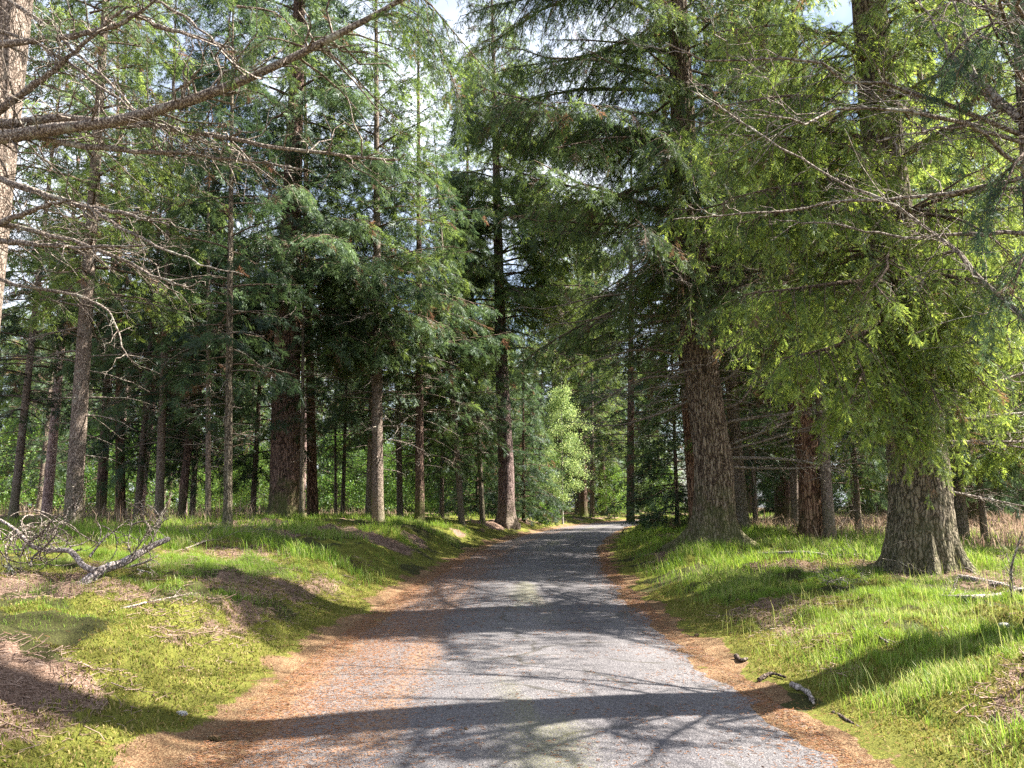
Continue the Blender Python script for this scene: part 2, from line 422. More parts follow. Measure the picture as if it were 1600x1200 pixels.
def build_ground():
    ys = axis_steps([(-60, -3, 6, 0.4), (-3, 3, 0.3, 0.08), (3, 14, 0.045, 0.10), (14, 40, 0.10, 0.35), (40, 110, 0.35, 2.5), (110, 300, 2.5, 15)])
    up = axis_steps([(0, 1.5, 0.3, 0.15), (1.5, 2.8, 0.05, 0.05), (2.8, 8, 0.06, 0.10), (8, 25, 0.12, 0.6), (25, 260, 0.8, 20)])
    us = np.concatenate([-up[::-1], up[1:]])
    U, Y = np.meshgrid(us, ys)
    X = road_x(Y) + U / road_c(np.clip(Y, -60, 110))
    Z = ground_z(X, Y)
    s, side = road_s(X, Y)
    # what covers the soil
    n1 = fbm(X * 0.55, Y * 0.55, 31, 4); n2 = fbm(X * 1.7, Y * 1.7, 41, 4); n3 = fbm(X * 0.9 + 40, Y * 0.9, 57, 3)
    needle = (1 - smooth(0.05, np.where(side < 0, 0.45, 0.12), s + 0.9 * (n2 - 0.5)))
    litter = smooth(0.53, 0.66, n1 + 0.25 * (n2 - 0.5) + np.where(side < 0, 0.03, -0.07)) * smooth(0.5, 1.2, s)
    litter = np.maximum(litter, smooth(6, 12, s) * smooth(0.40, 0.55, n3) * 0.8)
    moss = smooth(0.42, 0.58, n3 + 0.25 * (n2 - 0.5) + 0.16 * (1 - smooth(0.3, 2.0, s))) * (1 - smooth(5, 10, s))
    needle = needle * (0.05 + 1.0 * fbm(X * 3.7, Y * 3.7, 63, 3) + .75 * fbm(X * 1.1, Y * 1.1, 67, 2))
    ny, nx = X.shape
    i = (np.arange(ny - 1)[:, None] * nx + np.arange(nx - 1)[None, :])
    Fq = np.stack([i, i + 1, i + nx + 1, i + nx], -1).reshape(-1, 4)
    b = Buf()
    b.add(np.stack([X, Y, Z], -1).reshape(-1, 3), Fq, np.stack([needle, litter, moss], -1).reshape(-1, 3))
    m, N, L, out = mat_new('forest_floor')
    a = N('ShaderNodeAttribute', attribute_name='mask'); sp = N('ShaderNodeSeparateColor'); L(a.outputs['Color'], sp.inputs[0])
    co = N('ShaderNodeTexCoord')
    def nz(sc, det=5.0, rough=0.6):
        n = N('ShaderNodeTexNoise', Scale=sc, Detail=det, Roughness=rough); L(co.outputs['Object'], n.inputs['Vector']); return n.outputs['Fac']
    fine, mid = nz(70, 4, 0.7), nz(9, 6, 0.65)
    def cov(mask, w=0.35):          # break a cover's edge up with noise
        r = rampn(N, [(0.40, (0, 0, 0)), (0.60, (1, 1, 1))])
        L(mathn(N, L, 'ADD', mask, mathn(N, L, 'MULTIPLY', mathn(N, L, 'SUBTRACT', mid, 0.5), w * 3)), r.inputs['Fac']); return r.outputs['Color']
    soil = rampn(N, [(0.35, (0.035, 0.03, 0.016)), (0.6, (0.07, 0.075, 0.025)), (0.75, (0.12, 0.13, 0.04))]); L(fine, soil.inputs['Fac'])
    mossc = rampn(N, [(0.3, (0.06, 0.075, 0.016)), (0.55, (0.15, 0.155, 0.03)), (0.75, (0.26, 0.22, 0.06))]); L(fine, mossc.inputs['Fac'])
    litc = rampn(N, [(0.3, (0.06, 0.04, 0.03)), (0.52, (0.20, 0.13, 0.095)), (0.7, (0.42, 0.32, 0.26))]); L(fine, litc.inputs['Fac'])
    nedc = rampn(N, [(0.3, (0.05, 0.03, 0.018)), (0.48, (0.165, 0.096, 0.054)), (0.66, (0.36, 0.26, 0.15))]); L(fine, nedc.inputs['Fac'])
    c = mixc(N, L, cov(sp.outputs[2]), soil.outputs['Color'], mossc.outputs['Color'])
    c = mixc(N, L, cov(sp.outputs[1]), c, litc.outputs['Color'])
    c = mixc(N, L, cov(sp.outputs[0], 0.45), c, nedc.outputs['Color'])
    pat = N('ShaderNodeTexNoise', Scale=3.3, Detail=5.0, Roughness=0.6); L(co.outputs['Object'], pat.inputs['Vector'])
    pr = rampn(N, [(0.3, (0.62, 0.60, 0.58)), (0.7, (1.2, 1.2, 1.2))]); L(pat.outputs['Fac'], pr.inputs['Fac'])
    pm = N('ShaderNodeMixRGB', blend_type='MULTIPLY'); pm.inputs[0].default_value = 1; L(c, pm.inputs[1]); L(pr.outputs['Color'], pm.inputs[2]); c = pm.outputs[0]
    p = N('ShaderNodeBsdfPrincipled', Roughness=0.95); p.inputs['Specular IOR Level'].default_value = 0.1
    L(c, p.inputs['Base Color'])
    bp = N('ShaderNodeBump', Strength=0.9, Distance=0.03); L(mathn(N, L, 'ADD', fine, mathn(N, L, 'MULTIPLY', mid, 2.0)), bp.inputs['Height'])
    L(bp.outputs['Normal'], p.inputs['Normal']); L(p.outputs[0], out.inputs['Surface'])
    tag(obj('ground', b.mesh('ground', m)), kind='structure')

def build_road():
    ys = axis_steps([(-40, 2, 2, 0.3), (2, 20, 0.12, 0.2), (20, 110, 0.25, 1.2)])
    us = np.linspace(-HW - 0.25, HW + 0.25, 45)
    U, Y = np.meshgrid(us, ys)
    X = road_x(Y) + U / road_c(Y)
    Z = road_z(Y) - 0.045 * (U / HW) ** 2 + 0.018 * (fbm(X * 0.9, Y * 0.5, 71, 3) - 0.5)
    n2 = fbm(X * 1.3, Y * 0.35, 81, 4); n3 = fbm(X * 3, Y * 1.2, 88, 3)
    # drifts of fallen needles: broad along the left, narrow along the right, a faint trail between the wheel tracks
    dl = U + HW; dr = HW - U
    needle = np.maximum(1 - smooth(0.0, .55, dl + .9 * (n2 - 0.5) + 0.5 * (n3 - .5)), .50 * (1 - smooth(.6, 1.9, dl + 1.3 * (n2 - 0.5))))
    needle = np.maximum(needle, 0.62 * np.exp(-((dl - 1.15 - 0.5 * (n2 - .5)) / 0.28) ** 2) * smooth(4, 5.5, Y))
    needle = np.maximum(needle, 1 - smooth(0.02, 0.42, dr + 0.6 * (n2 - 0.5)))
    edge = np.maximum(1 - smooth(-.2, .35, dl + .35 * (n3 - .5)), 1 - smooth(-.2, .22, dr + .35 * (n3 - .5)))
    needle = needle * (.75 + .5 * n3) + 1.0 * edge
    moss = np.exp(-((U - 0.2) / 0.5) ** 2) * smooth(0.45, 0.6, n2) * 0.8 + (1 - smooth(0.1, .9, dl)) * smooth(.5, .62, n3)
    worn = np.exp(-((np.abs(U) - .95) / .38) ** 2) * (.5 + .8 * n2) + .35 * smooth(.5, .6, fbm(X * .5, Y * .22, 141, 3))
    ny, nx = X.shape
    i = (np.arange(ny - 1)[:, None] * nx + np.arange(nx - 1)[None, :])
    Fq = np.stack([i, i + 1, i + nx + 1, i + nx], -1).reshape(-1, 4)
    b = Buf(); b.add(np.stack([X, Y, Z], -1).reshape(-1, 3), Fq, np.stack([needle, moss, worn], -1).reshape(-1, 3))
    m, N, L, out = mat_new('asphalt')
    a = N('ShaderNodeAttribute', attribute_name='mask'); sp = N('ShaderNodeSeparateColor'); L(a.outputs['Color'], sp.inputs[0])
    co = N('ShaderNodeTexCoord')
    vo = N('ShaderNodeTexVoronoi', Scale=85.0); L(co.outputs['Object'], vo.inputs['Vector'])
    sv = N('ShaderNodeSeparateColor'); L(vo.outputs['Color'], sv.inputs[0])
    nz = N('ShaderNodeTexNoise', Scale=120.0, Detail=3.0, Roughness=0.7); L(co.outputs['Object'], nz.inputs['Vector'])
    chips = rampn(N, [(0.0, (0.045, 0.045, 0.05)), (0.5, (0.114, 0.107, 0.112)), (0.85, (0.185, 0.175, 0.177)), (1.0, (0.36, 0.35, 0.345))])
    L(mathn(N, L, 'ADD', mathn(N, L, 'MULTIPLY', sv.outputs[0], 0.6), mathn(N, L, 'SUBTRACT', mathn(N, L, 'MULTIPLY', nz.outputs['Fac'], 0.9), 0.2)), chips.inputs['Fac'])
    big = N('ShaderNodeTexNoise', Scale=1.6, Detail=6.0); L(co.outputs['Object'], big.inputs['Vector'])
    br = rampn(N, [(0.3, (0.82, 0.81, 0.80)), (0.7, (1.06, 1.05, 1.05))]); L(big.outputs['Fac'], br.inputs['Fac'])
    mu = N('ShaderNodeMixRGB', blend_type='MULTIPLY'); mu.inputs[0].default_value = 1; L(chips.outputs['Color'], mu.inputs[1]); L(br.outputs['Color'], mu.inputs[2])
    wk = N('ShaderNodeMixRGB', blend_type='MULTIPLY'); L(mathn(N, L, 'MULTIPLY', sp.outputs[2], .55), wk.inputs[0]); L(mu.outputs[0], wk.inputs[1]); wk.inputs[2].default_value = (.62, .62, .66, 1)
    wn_ = N('ShaderNodeTexNoise', Scale=1.1, Detail=5.0); L(co.outputs['Object'], wn_.inputs['Vector'])
    wa = N('ShaderNodeMixRGB', blend_type='ADD'); wa.inputs[0].default_value = .8; L(co.outputs['Object'], wa.inputs[1]); L(wn_.outputs['Color'], wa.inputs[2])
    ck = N('ShaderNodeTexVoronoi', feature='DISTANCE_TO_EDGE', Scale=.55); L(wa.outputs[0], ck.inputs['Vector'])
    cr = rampn(N, [(0.0, (1, 1, 1)), (0.022, (0, 0, 0))]); L(ck.outputs['Distance'], cr.inputs['Fac'])
    cg = rampn(N, [(0.44, (0, 0, 0)), (0.54, (1, 1, 1))]); L(wn_.outputs['Fac'], cg.inputs['Fac'])
    crk = mixc(N, L, mathn(N, L, 'MULTIPLY', mathn(N, L, 'MULTIPLY', cr.outputs['Color'], cg.outputs['Color']), .85), wk.outputs[0], (.05, .045, .035))
    ned = rampn(N, [(0.25, (0.07, 0.036, 0.02)), (0.48, (0.20, 0.105, 0.055)), (0.7, (0.36, 0.24, 0.14))]); L(nz.outputs['Fac'], ned.inputs['Fac'])
    spk = N('ShaderNodeTexNoise', Scale=42.0, Detail=4.0, Roughness=0.8); L(co.outputs['Object'], spk.inputs['Vector'])
    def cov(mask, k):
        r = rampn(N, [(0.42, (0, 0, 0)), (0.62, (1, 1, 1))])
        L(mathn(N, L, 'ADD', mathn(N, L, 'MULTIPLY', mask, 0.56), mathn(N, L, 'MULTIPLY', mathn(N, L, 'SUBTRACT', spk.outputs['Fac'], 0.42), k)), r.inputs['Fac']); return r.outputs['Color']
    c = mixc(N, L, mathn(N, L, 'MULTIPLY', cov(sp.outputs[1], 1.6), 0.4), crk, (0.16, 0.16, 0.05))
    c = mixc(N, L, cov(sp.outputs[0], 1.7), c, ned.outputs['Color'])
    p = N('ShaderNodeBsdfPrincipled', Roughness=0.85); p.inputs['Specular IOR Level'].default_value = 0.25
    L(c, p.inputs['Base Color'])
    bp = N('ShaderNodeBump', Strength=0.7, Distance=0.012); L(mathn(N, L, 'ADD', vo.outputs['Distance'], nz.outputs['Fac']), bp.inputs['Height']); L(bp.outputs['Normal'], p.inputs['Normal'])
    L(p.outputs[0], out.inputs['Surface'])
    tag(obj('road', b.mesh('road', m)), kind='structure')

build_ground(); build_road()
print('ground', round(time.time() - T0, 1))

# ------------------------------------------------------------------ foliage
def spray_template(fine, tips, seed):
    """a twig one unit long along +x with irregular side shoots set with needles; returns V, F, attr(G = this year's growth)"""
    r = np.random.default_rng(seed)
    shoots = [(np.zeros(3), 0.0, 1.0, False)]
    for k in range(10 if fine else 13):
        t = r.uniform(0.05, 0.9)
        shoots.append((np.array([t, 0, 0]), r.choice([-1, 1]) * R_(r.uniform(24, 64)), r.uniform(.22, .6) * (1.05 - .6 * t), True))
    V, Ft, A = [], [], []
    def tri(a, b, c, g):
        n = len(V); V.extend([a, b, c]); Ft.append((n, n + 1, n + 2)); A.extend(g)
    for o, ang, ln, sd in shoots:
        lift = r.uniform(-.35, .2)
        d = norm(np.array([math.cos(ang), math.sin(ang), lift])); q = norm(np.cross(np.array([0, 0, 1.]), d)); z = np.cross(d, q)
        n = (max(3, int(ln / .075)) if fine else 2) if sd else (10 if fine else 5)
        for i in range(n):
            t = (i + .3) / n
            for sg in (-1, 1):
                nl = (r.uniform(.15, .22) if fine else (ln * .8 if sd else .36)) * (1.05 - .35 * t)
                a = o + d * ln * t + z * (-.03 * t * t)
                e = a + norm(d * r.uniform(.9, 1.3) + q * sg * r.uniform(.12, .55) + z * r.uniform(-.45, .3)) * nl
                w = norm(np.cross(e - a, z + q * r.uniform(-.6, .6))) * (.0155 if fine else .030)
                g = tips * (float(t > .55) if fine else .8) * (1.0 if sd or t > .8 else .25)
                tri(a - w * .5, a + w * .9, e, [(0, g * .4, 0), (0, g * .4, 0), (0, g, 0)])
    return np.array(V), np.array(Ft), np.array(A)
TPL = {(k, t): [spray_template(k == 'fine', t, 5 + 11 * v) for v in range(4)] for k in ('fine', 'far') for t in (0.25, 0.6, 1.0)}

def put_sprays(buf, tpl, pos, d, up, size, tone, tipmul=None):
    n = len(pos)
    if n == 0: return
    if isinstance(tpl, list):                      # share the twigs out among the templates
        for v in range(len(tpl)):
            k = np.arange(n) % len(tpl) == v
            put_sprays(buf, tpl[v], pos[k], d[k], up[k], size[k], tone[k], None if tipmul is None else tipmul[k])
        return
    V, Ft, A = tpl
    d = norm(d); y = norm(np.cross(up, d)); z = np.cross(d, y)
    W = pos[:, None] + size[:, None, None] * (V[None, :, :1] * d[:, None] + V[None, :, 1:2] * y[:, None] + V[None, :, 2:] * z[:, None])
    Fa = (Ft[None] + (np.arange(n) * len(V))[:, None, None]).reshape(-1, 3)
    At = np.broadcast_to(A[None], (n, *A.shape)).copy()
    At[:, :, 0] = tone[:, None]
    if tipmul is not None: At[:, :, 1] *= tipmul[:, None]
    At[:, :, 2] = (np.abs(np.sin(tone * 977.0 + size * 613.0)) < .05)[:, None] * .9
    buf.add(W.reshape(-1, 3), Fa, At.reshape(-1, 3))

def frames_along(P, t):
    """positions and tangents at t (0..1) on polyline P (k,3)"""
    k = len(P) - 1
    u = np.clip(t * k, 0, k - 1e-6); i = u.astype(int); f = (u - i)[:, None]
    return P[i] * (1 - f) + P[i + 1] * f, norm(P[i + 1] - P[i])

def limb_foliage(r, P, r0, wood, fol, tpl, dens=5.0, hang=0.35, size=(0.34, 0.52), reach=0.38, tmin=0.16, sides=4, tipp=0.5, l2max=1.5, spacing=0.17, twig=True):
    """one live limb: tapering wood, drooping side branches, hanging sprays"""
    k = len(P); L = np.linalg.norm(np.diff(P, axis=0), axis=1).sum()
    rr = r0 * (1 - 0.9 * np.linspace(0, 1, k)) + 0.004
    wood.add(*tubes(P[None], rr[None], sides))
    m = max(4, int(L * dens))
    t = np.sort(tmin + (1 - tmin) * (np.arange(m) + r.uniform(0, 1, m)) / m)
    b, tg = frames_along(P, t)
    side = norm(np.cross(tg, np.array([0, 0, 1.0]))) * np.where(np.arange(m) % 2, 1, -1)[:, None]
    ang = np.radians(r.uniform(38, 68, m))[:, None]
    d2 = norm(tg * np.cos(ang) + side * np.sin(ang) + np.array([0, 0, -1.0]) * r.uniform(0, 0.35, m)[:, None])
    l2 = np.clip(reach * L * (1.05 - t) * r.uniform(0.7, 1.25, m) + 0.25, 0.22, l2max)
    s = np.linspace(0, 1, 4)
    P2 = b[:, None] + d2[:, None] * (l2[:, None] * s)[:, :, None]
    hg = hang * r.uniform(0.5, 1.4, m)
    P2[:, :, 2] -= (hg * l2)[:, None] * s ** 2
    if twig:
        wood.add(*tubes(P2, (0.30 * r0 * np.clip(l2, .3, 1) + 0.004)[:, None] * (1 - 0.8 * s), 3))
    # sprays on both sides of every side branch, plus its tip and the limb's tip
    q = np.maximum(2, np.ceil(l2 / spacing).astype(int))
    idx = np.repeat(np.arange(m), q)
    n = len(idx)
    first = np.concatenate([[0], np.cumsum(q)[:-1]])
    j = np.arange(n) - np.repeat(first, q)
    ts = np.clip((j + 0.6 + r.uniform(-.3, .3, n)) / q[idx], 0.05, 1)
    pos = b[idx] + d2[idx] * (l2[idx] * ts)[:, None]
    pos[:, 2] -= hg[idx] * l2[idx] * ts ** 2
    tan = norm(d2[idx] + np.array([0, 0, -1.0]) * (2 * hg[idx] * ts)[:, None])
    sd = norm(np.cross(tan, np.array([0, 0, 1.0]))) * np.where(j % 2, 1, -1)[:, None]
    a = np.radians(np.where(j == q[idx] - 1, r.uniform(-10, 10, n), r.uniform(28, 60, n)))[:, None]
    d = tan * np.cos(a) + sd * np.sin(a) + np.array([0, 0, -1.0]) * (hang * r.uniform(0.2, 1.6, n))[:, None]
    up = norm(np.array([0, 0, 1.0]) + r.normal(0, 0.35, (n, 3)))
    sz = r.uniform(size[0], size[1], n)
    tone = np.clip(r.normal(0.42, 0.24, n) + 0.15 * r.normal(), 0, 1)
    put_sprays(fol, tpl, pos, d, up, sz, tone, (r.uniform(0, 1, n) < tipp) * r.uniform(0.4, 1, n))

def limb_path(r, p0, az, L, rise, droop, curl, k=8, wig=0.05):
    t = np.linspace(0, 1, k)
    out = np.array([math.cos(az), math.sin(az), 0]); sd = np.array([-math.sin(az), math.cos(az), 0])
    P = p0 + out * (L * t)[:, None]
    P[:, 2] += L * (rise * t - droop * t ** 2 + curl * t ** 3)
    w = np.cumsum(r.normal(0, wig, k)) * t
    P += sd * (w * L * 0.6)[:, None]
    P[:, 2] += np.cumsum(r.normal(0, wig * 0.5, k)) * t * L * 0.5
    return P

def dead_limb(r, P, r0, wood, dens=5, reach=0.3, sides=4, curlup=0.25, fine=1.0):
    """one bare limb with thin bent side twigs"""
    k = len(P); L = np.linalg.norm(np.diff(P, axis=0), axis=1).sum()
    wood.add(*tubes(P[None], ((r0 * (1 - 0.85 * np.linspace(0, 1, k)) + 0.003) * (1 + .10 * r.normal(0, 1, k)))[None], sides))
    m = max(3, int(L * dens))
    t = r.uniform(0.15, 1, m)
    b, tg = frames_along(P, t)
    side = norm(np.cross(tg, np.array([0, 0, 1.0]))) * r.choice([-1, 1], m)[:, None]
    d2 = norm(tg * r.uniform(.3, 1, m)[:, None] + side * r.uniform(.3, 1, m)[:, None] + np.array([0, 0, 1.0]) * r.normal(0, .45, m)[:, None])
    l2 = np.clip(reach * L * r.uniform(.3, 1.1, m) * (1.1 - .6 * t), 0.12, 1.4)
    s = np.linspace(0, 1, 5)
    P2 = b[:, None] + d2[:, None] * (l2[:, None] * s)[:, :, None]
    P2[:, :, 2] += (r.normal(-.05, curlup, m) * l2)[:, None] * s ** 2
    sd2 = norm(np.cross(d2, np.array([0, 0, 1.0])))
    P2 += sd2[:, None] * (r.normal(0, .2, m) * l2)[:, None, None] * (s ** 2)[:, None]
    P2[:, 1:] += r.normal(0, .045, (m, 4, 3)) * l2[:, None, None]
    wood.add(*tubes(P2, (0.16 * r0 + 0.0035 * fine)[None] * (1 - 0.75 * s) * np.ones((m, 1)) if np.ndim(r0) else (0.16 * r0 + 0.0035 * fine) * np.ones((m, 1)) * (1 - 0.75 * s), 3))
    # finer twigs
    q = 3; idx = np.repeat(np.arange(m), q); n = len(idx)
    ts = r.uniform(.25, 1, n)
    seg = np.clip((ts * 4).astype(int), 0, 3); f = (ts * 4 - seg)[:, None]
    pos = P2[idx, seg] * (1 - f) + P2[idx, seg + 1] * f
    d3 = norm(d2[idx] + r.normal(0, .65, (n, 3)))
    l3 = l2[idx] * r.uniform(.2, .5, n)
    s3 = np.linspace(0, 1, 3)
    P3 = pos[:, None] + d3[:, None] * (l3[:, None] * s3)[:, :, None]
    P3[:, 1, 2] += 0.06 * l3 * r.normal(0, 1, n)
    wood.add(*tubes(P3, np.ones((n, 1)) * (0.0035 * fine) * (1 - 0.6 * s3), 3))

def trunk_mesh(name, mat, H, D, flare=0.5, lobes=5, seed=0, segs=20, dz=0.5, axis=None, ridge=0.0, taper=None):
    """tapering stem from 0.35 m under the ground; axis(z) -> sideways offset; ridge = depth of the bark's furrows"""
    r = np.random.default_rng(seed)
    zs = np.concatenate([np.arange(-0.35, 1.6, min(dz, 0.12)), np.arange(1.6, 7, min(dz, 0.12) if ridge else dz), np.arange(7, H, max(dz, .5)), [H]])
    th = np.arange(segs) / segs * 2 * math.pi
    Z, TH = np.meshgrid(zs, th, indexing='ij')
    rad = D / 2 * (1 - 0.96 * np.clip(Z / H, 0, 1) ** 1.05) + 0.006
    if taper: rad = rad * (1 + taper * np.exp(-np.clip(Z, 0, 99) / 2.2))
    ph = r.uniform(0, 6.28, 3)
    lob = 0.55 + 0.45 * np.cos(TH * lobes + ph[0]) * 0.6 + 0.25 * np.cos(TH * 2 + ph[1])
    lob = .3 + .95 * np.clip(np.cos(TH * lobes + ph[0] + .7 * np.sin(2 * TH + ph[2])), 0, 1) ** 1.4 + .2 * np.cos(TH * 2 + ph[1])
    rad = rad * (1 + flare * np.exp(-np.clip(Z + 0.1, 0, 9) / 0.34) * lob)
    rad = rad * (1 + 0.03 * np.cos(2 * TH + ph[2] + Z * .4))
    if ridge:
        u = TH / (2 * math.pi) * 34
        w = 1.1 * (fbm(Z * 1.3, u * 0.25, seed + 3, 2) - .5) * 3
        fur = np.abs(((fbm((u + w) % 34, Z * 0.9, seed + 5, 3)) - .5) * 2)
        fur = fur * 0.6 + 0.4 * np.abs(vnoise((u * 1.9 + w) % 64.6, Z * 2.2, seed + 9) - .5) * 2
        rad = rad + ridge * (smooth(0.02, 0.35, fur) - 0.6)
    X = np.cos(TH) * rad; Yc = np.sin(TH) * rad
    if axis is not None:
        ax = np.array([axis(z) for z in zs])
        X = X + ax[:, :1]; Yc = Yc + ax[:, 1:]
    V = np.stack([X, Yc, Z], -1).reshape(-1, 3)
    n = len(zs)
    i = np.arange(n - 1)[:, None] * segs; s = np.arange(segs)[None]; s2 = (s + 1) % segs
    b = Buf(); b.add(V, np.stack([i + s, i + s2, i + segs + s2, i + segs + s], -1).reshape(-1, 4))
    return b.mesh(name, mat)

def crown(r, H, D, z0, R, nprim, zdead=1.5, ndead=14, tpl=('far', .6), fol=None, wood=None, dead=None, droop=.5, dens=4.0, hang=.35, size=(.4, .62),
          axis=None, rise=.12, sides=4, top=1.0, profile=None, spacing=.24, l2max=1.5, azw=None, deadlen=1.0, spread=1.0, zpow=1.0, tipp=.5):
    for i in range(nprim):
        f = ((i + r.uniform()) / nprim) ** zpow
        z = z0 + (H - z0 - 0.4) * f
        az = i * 2.39996 + r.uniform(-.5, .5)
        if azw is not None and r.uniform() < azw[1]: az = azw[0] + r.normal(0, .7)
        pr = profile(f) if profile else (1 - f) ** 0.75 * min(1, .62 + 2.2 * f)
        L = max(.5, R * pr * r.uniform(.72, 1.18))
        rad = D / 2 * (1 - z / H)
        p0 = np.array([math.cos(az) * rad * .7, math.sin(az) * rad * .7, z])
        if axis is not None: a = axis(z); p0[0] += a[0]; p0[1] += a[1]
        e = rise + .55 * f + r.uniform(-.12, .12)
        P = limb_path(r, p0, az, L, e, droop * r.uniform(.6, 1.3), .22, wig=.04)
        limb_foliage(r, P, .010 * L + .008, wood, fol, TPL[tpl], dens * r.uniform(.55, 1.25), hang * r.uniform(.6, 1.4), size, sides=sides, spacing=spacing, l2max=l2max, tipp=tipp)
    for i in range(ndead):
        z = zdead + (z0 + 2.5 - zdead) * ((i + r.uniform()) / ndead)
        az = i * 2.39996 + r.uniform(-.7, .7)
        L = (0.5 + R * .75 * ((z - zdead) / (z0 + 2.5 - zdead)) ** .6 * r.uniform(.35, 1.1)) * deadlen
        rad = D / 2 * (1 - z / H)
        p0 = np.array([math.cos(az) * rad * .7, math.sin(az) * rad * .7, z])
        if axis is not None: a = axis(z); p0[0] += a[0]; p0[1] += a[1]
        P = limb_path(r, p0, az, L, r.uniform(-.15, .2), r.uniform(.1, .5), .1, wig=.06)
        dead_limb(r, P, .008 * L + .007, dead, dens=5, sides=sides)

def make_tree(name, seed, H, D, trunkmat, folmat, flare=.35, segs=14, dz=.6, **kw):
    """returns the meshes of one kind of tree, built upright at the origin"""
    r = np.random.default_rng(seed)
    fol, wood, dead = Buf(), Buf(), Buf()
    crown(r, H, D, fol=fol, wood=wood, dead=dead, **kw)
    parts = [('trunk', trunk_mesh(name + '_trunk', M[trunkmat], H, D, flare, 5, seed, segs, dz))]
    parts.append(('live_branches', wood.mesh(name + '_live_branches', M['wood_live'])))
    if dead.n: parts.append(('dead_branches', dead.mesh(name + '_dead_branches', M['wood_dead'])))
    parts.append(('crown', fol.mesh(name + '_foliage', M[folmat], False)))
    return dict(parts=parts, D=D, H=H)

TMPL = {}
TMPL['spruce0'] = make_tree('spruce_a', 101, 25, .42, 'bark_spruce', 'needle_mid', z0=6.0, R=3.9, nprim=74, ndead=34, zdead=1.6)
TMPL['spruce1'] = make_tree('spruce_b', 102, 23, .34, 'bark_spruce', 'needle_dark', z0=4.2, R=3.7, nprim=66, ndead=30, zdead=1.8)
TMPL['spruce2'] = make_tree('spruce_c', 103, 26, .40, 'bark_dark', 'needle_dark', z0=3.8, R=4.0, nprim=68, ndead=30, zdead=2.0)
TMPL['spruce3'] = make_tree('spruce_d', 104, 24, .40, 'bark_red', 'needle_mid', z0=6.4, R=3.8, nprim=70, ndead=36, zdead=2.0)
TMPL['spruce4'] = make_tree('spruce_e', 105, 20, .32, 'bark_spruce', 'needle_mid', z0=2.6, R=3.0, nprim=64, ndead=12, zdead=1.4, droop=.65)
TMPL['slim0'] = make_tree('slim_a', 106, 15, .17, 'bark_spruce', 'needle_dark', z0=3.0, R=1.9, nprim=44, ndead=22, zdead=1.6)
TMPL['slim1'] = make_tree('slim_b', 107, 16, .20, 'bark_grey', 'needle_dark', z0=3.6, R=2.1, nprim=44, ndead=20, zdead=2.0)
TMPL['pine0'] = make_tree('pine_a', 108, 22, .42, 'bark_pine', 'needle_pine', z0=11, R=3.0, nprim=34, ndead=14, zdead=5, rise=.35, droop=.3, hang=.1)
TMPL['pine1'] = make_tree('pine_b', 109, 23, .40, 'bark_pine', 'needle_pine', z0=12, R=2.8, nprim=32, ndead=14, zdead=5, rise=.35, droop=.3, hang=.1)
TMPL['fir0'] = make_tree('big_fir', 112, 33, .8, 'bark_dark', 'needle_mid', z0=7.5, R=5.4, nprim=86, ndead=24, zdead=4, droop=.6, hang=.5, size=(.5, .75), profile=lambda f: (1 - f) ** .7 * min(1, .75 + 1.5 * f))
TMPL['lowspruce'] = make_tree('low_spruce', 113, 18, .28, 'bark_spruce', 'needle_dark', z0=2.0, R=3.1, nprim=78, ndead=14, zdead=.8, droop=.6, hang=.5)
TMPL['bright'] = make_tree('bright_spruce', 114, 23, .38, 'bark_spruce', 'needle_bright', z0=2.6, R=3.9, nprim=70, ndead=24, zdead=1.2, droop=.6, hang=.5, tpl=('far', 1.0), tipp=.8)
TMPL['bushy'] = make_tree('bushy', 110, 11, .22, 'bark_dark', 'needle_dark', z0=.5, R=3.0, nprim=74, ndead=0, droop=.5, rise=.05, profile=lambda f: (1 - f) ** .9, spacing=.2)
print('templates', round(time.time() - T0, 1))

def plant(kind, tm, loc, label, cat='tree', group=None, scale=1.0, rot=0.0, tilt=(0, 0)):
    e = bpy.data.objects.new(kind, None); COL.objects.link(e)
    e.empty_display_size = .5
    e.location = loc
    from mathutils import Matrix
    q = Matrix.Rotation(tilt[0], 3, 'Y') @ Matrix.Rotation(tilt[1], 3, 'X') @ Matrix.Rotation(rot, 3, 'Z')
    e.rotation_euler = q.to_euler()
    e.scale = (scale,) * 3 if np.isscalar(scale) else scale
    tag(e, label, cat, group)
    for n, me in TMPL[tm]['parts']:
        obj(n, me, e)
    return e

for s_ in SPEC:
    p = at(*s_['base'], s_['Y'])
    p[2] = float(ground_z(p[0], p[1]))
    tl = 0.0
    if s_['top']:
        q = at(*s_['top'], s_['Y']); tl = math.atan2(q[0] - p[0], q[2] - p[2])
    t = TMPL[s_['tmpl']]
    k = s_['D'] / t['D']; kz = min(1.35, max(.75, k ** .5))
    kx = min(k, kz * 1.25)
    plant(s_['kind'], s_['tmpl'], p, s_['label'], s_['cat'], scale=(kx, kx, kz), rot=rng.uniform(0, 6.28), tilt=(tl, rng.normal(0, .01)))

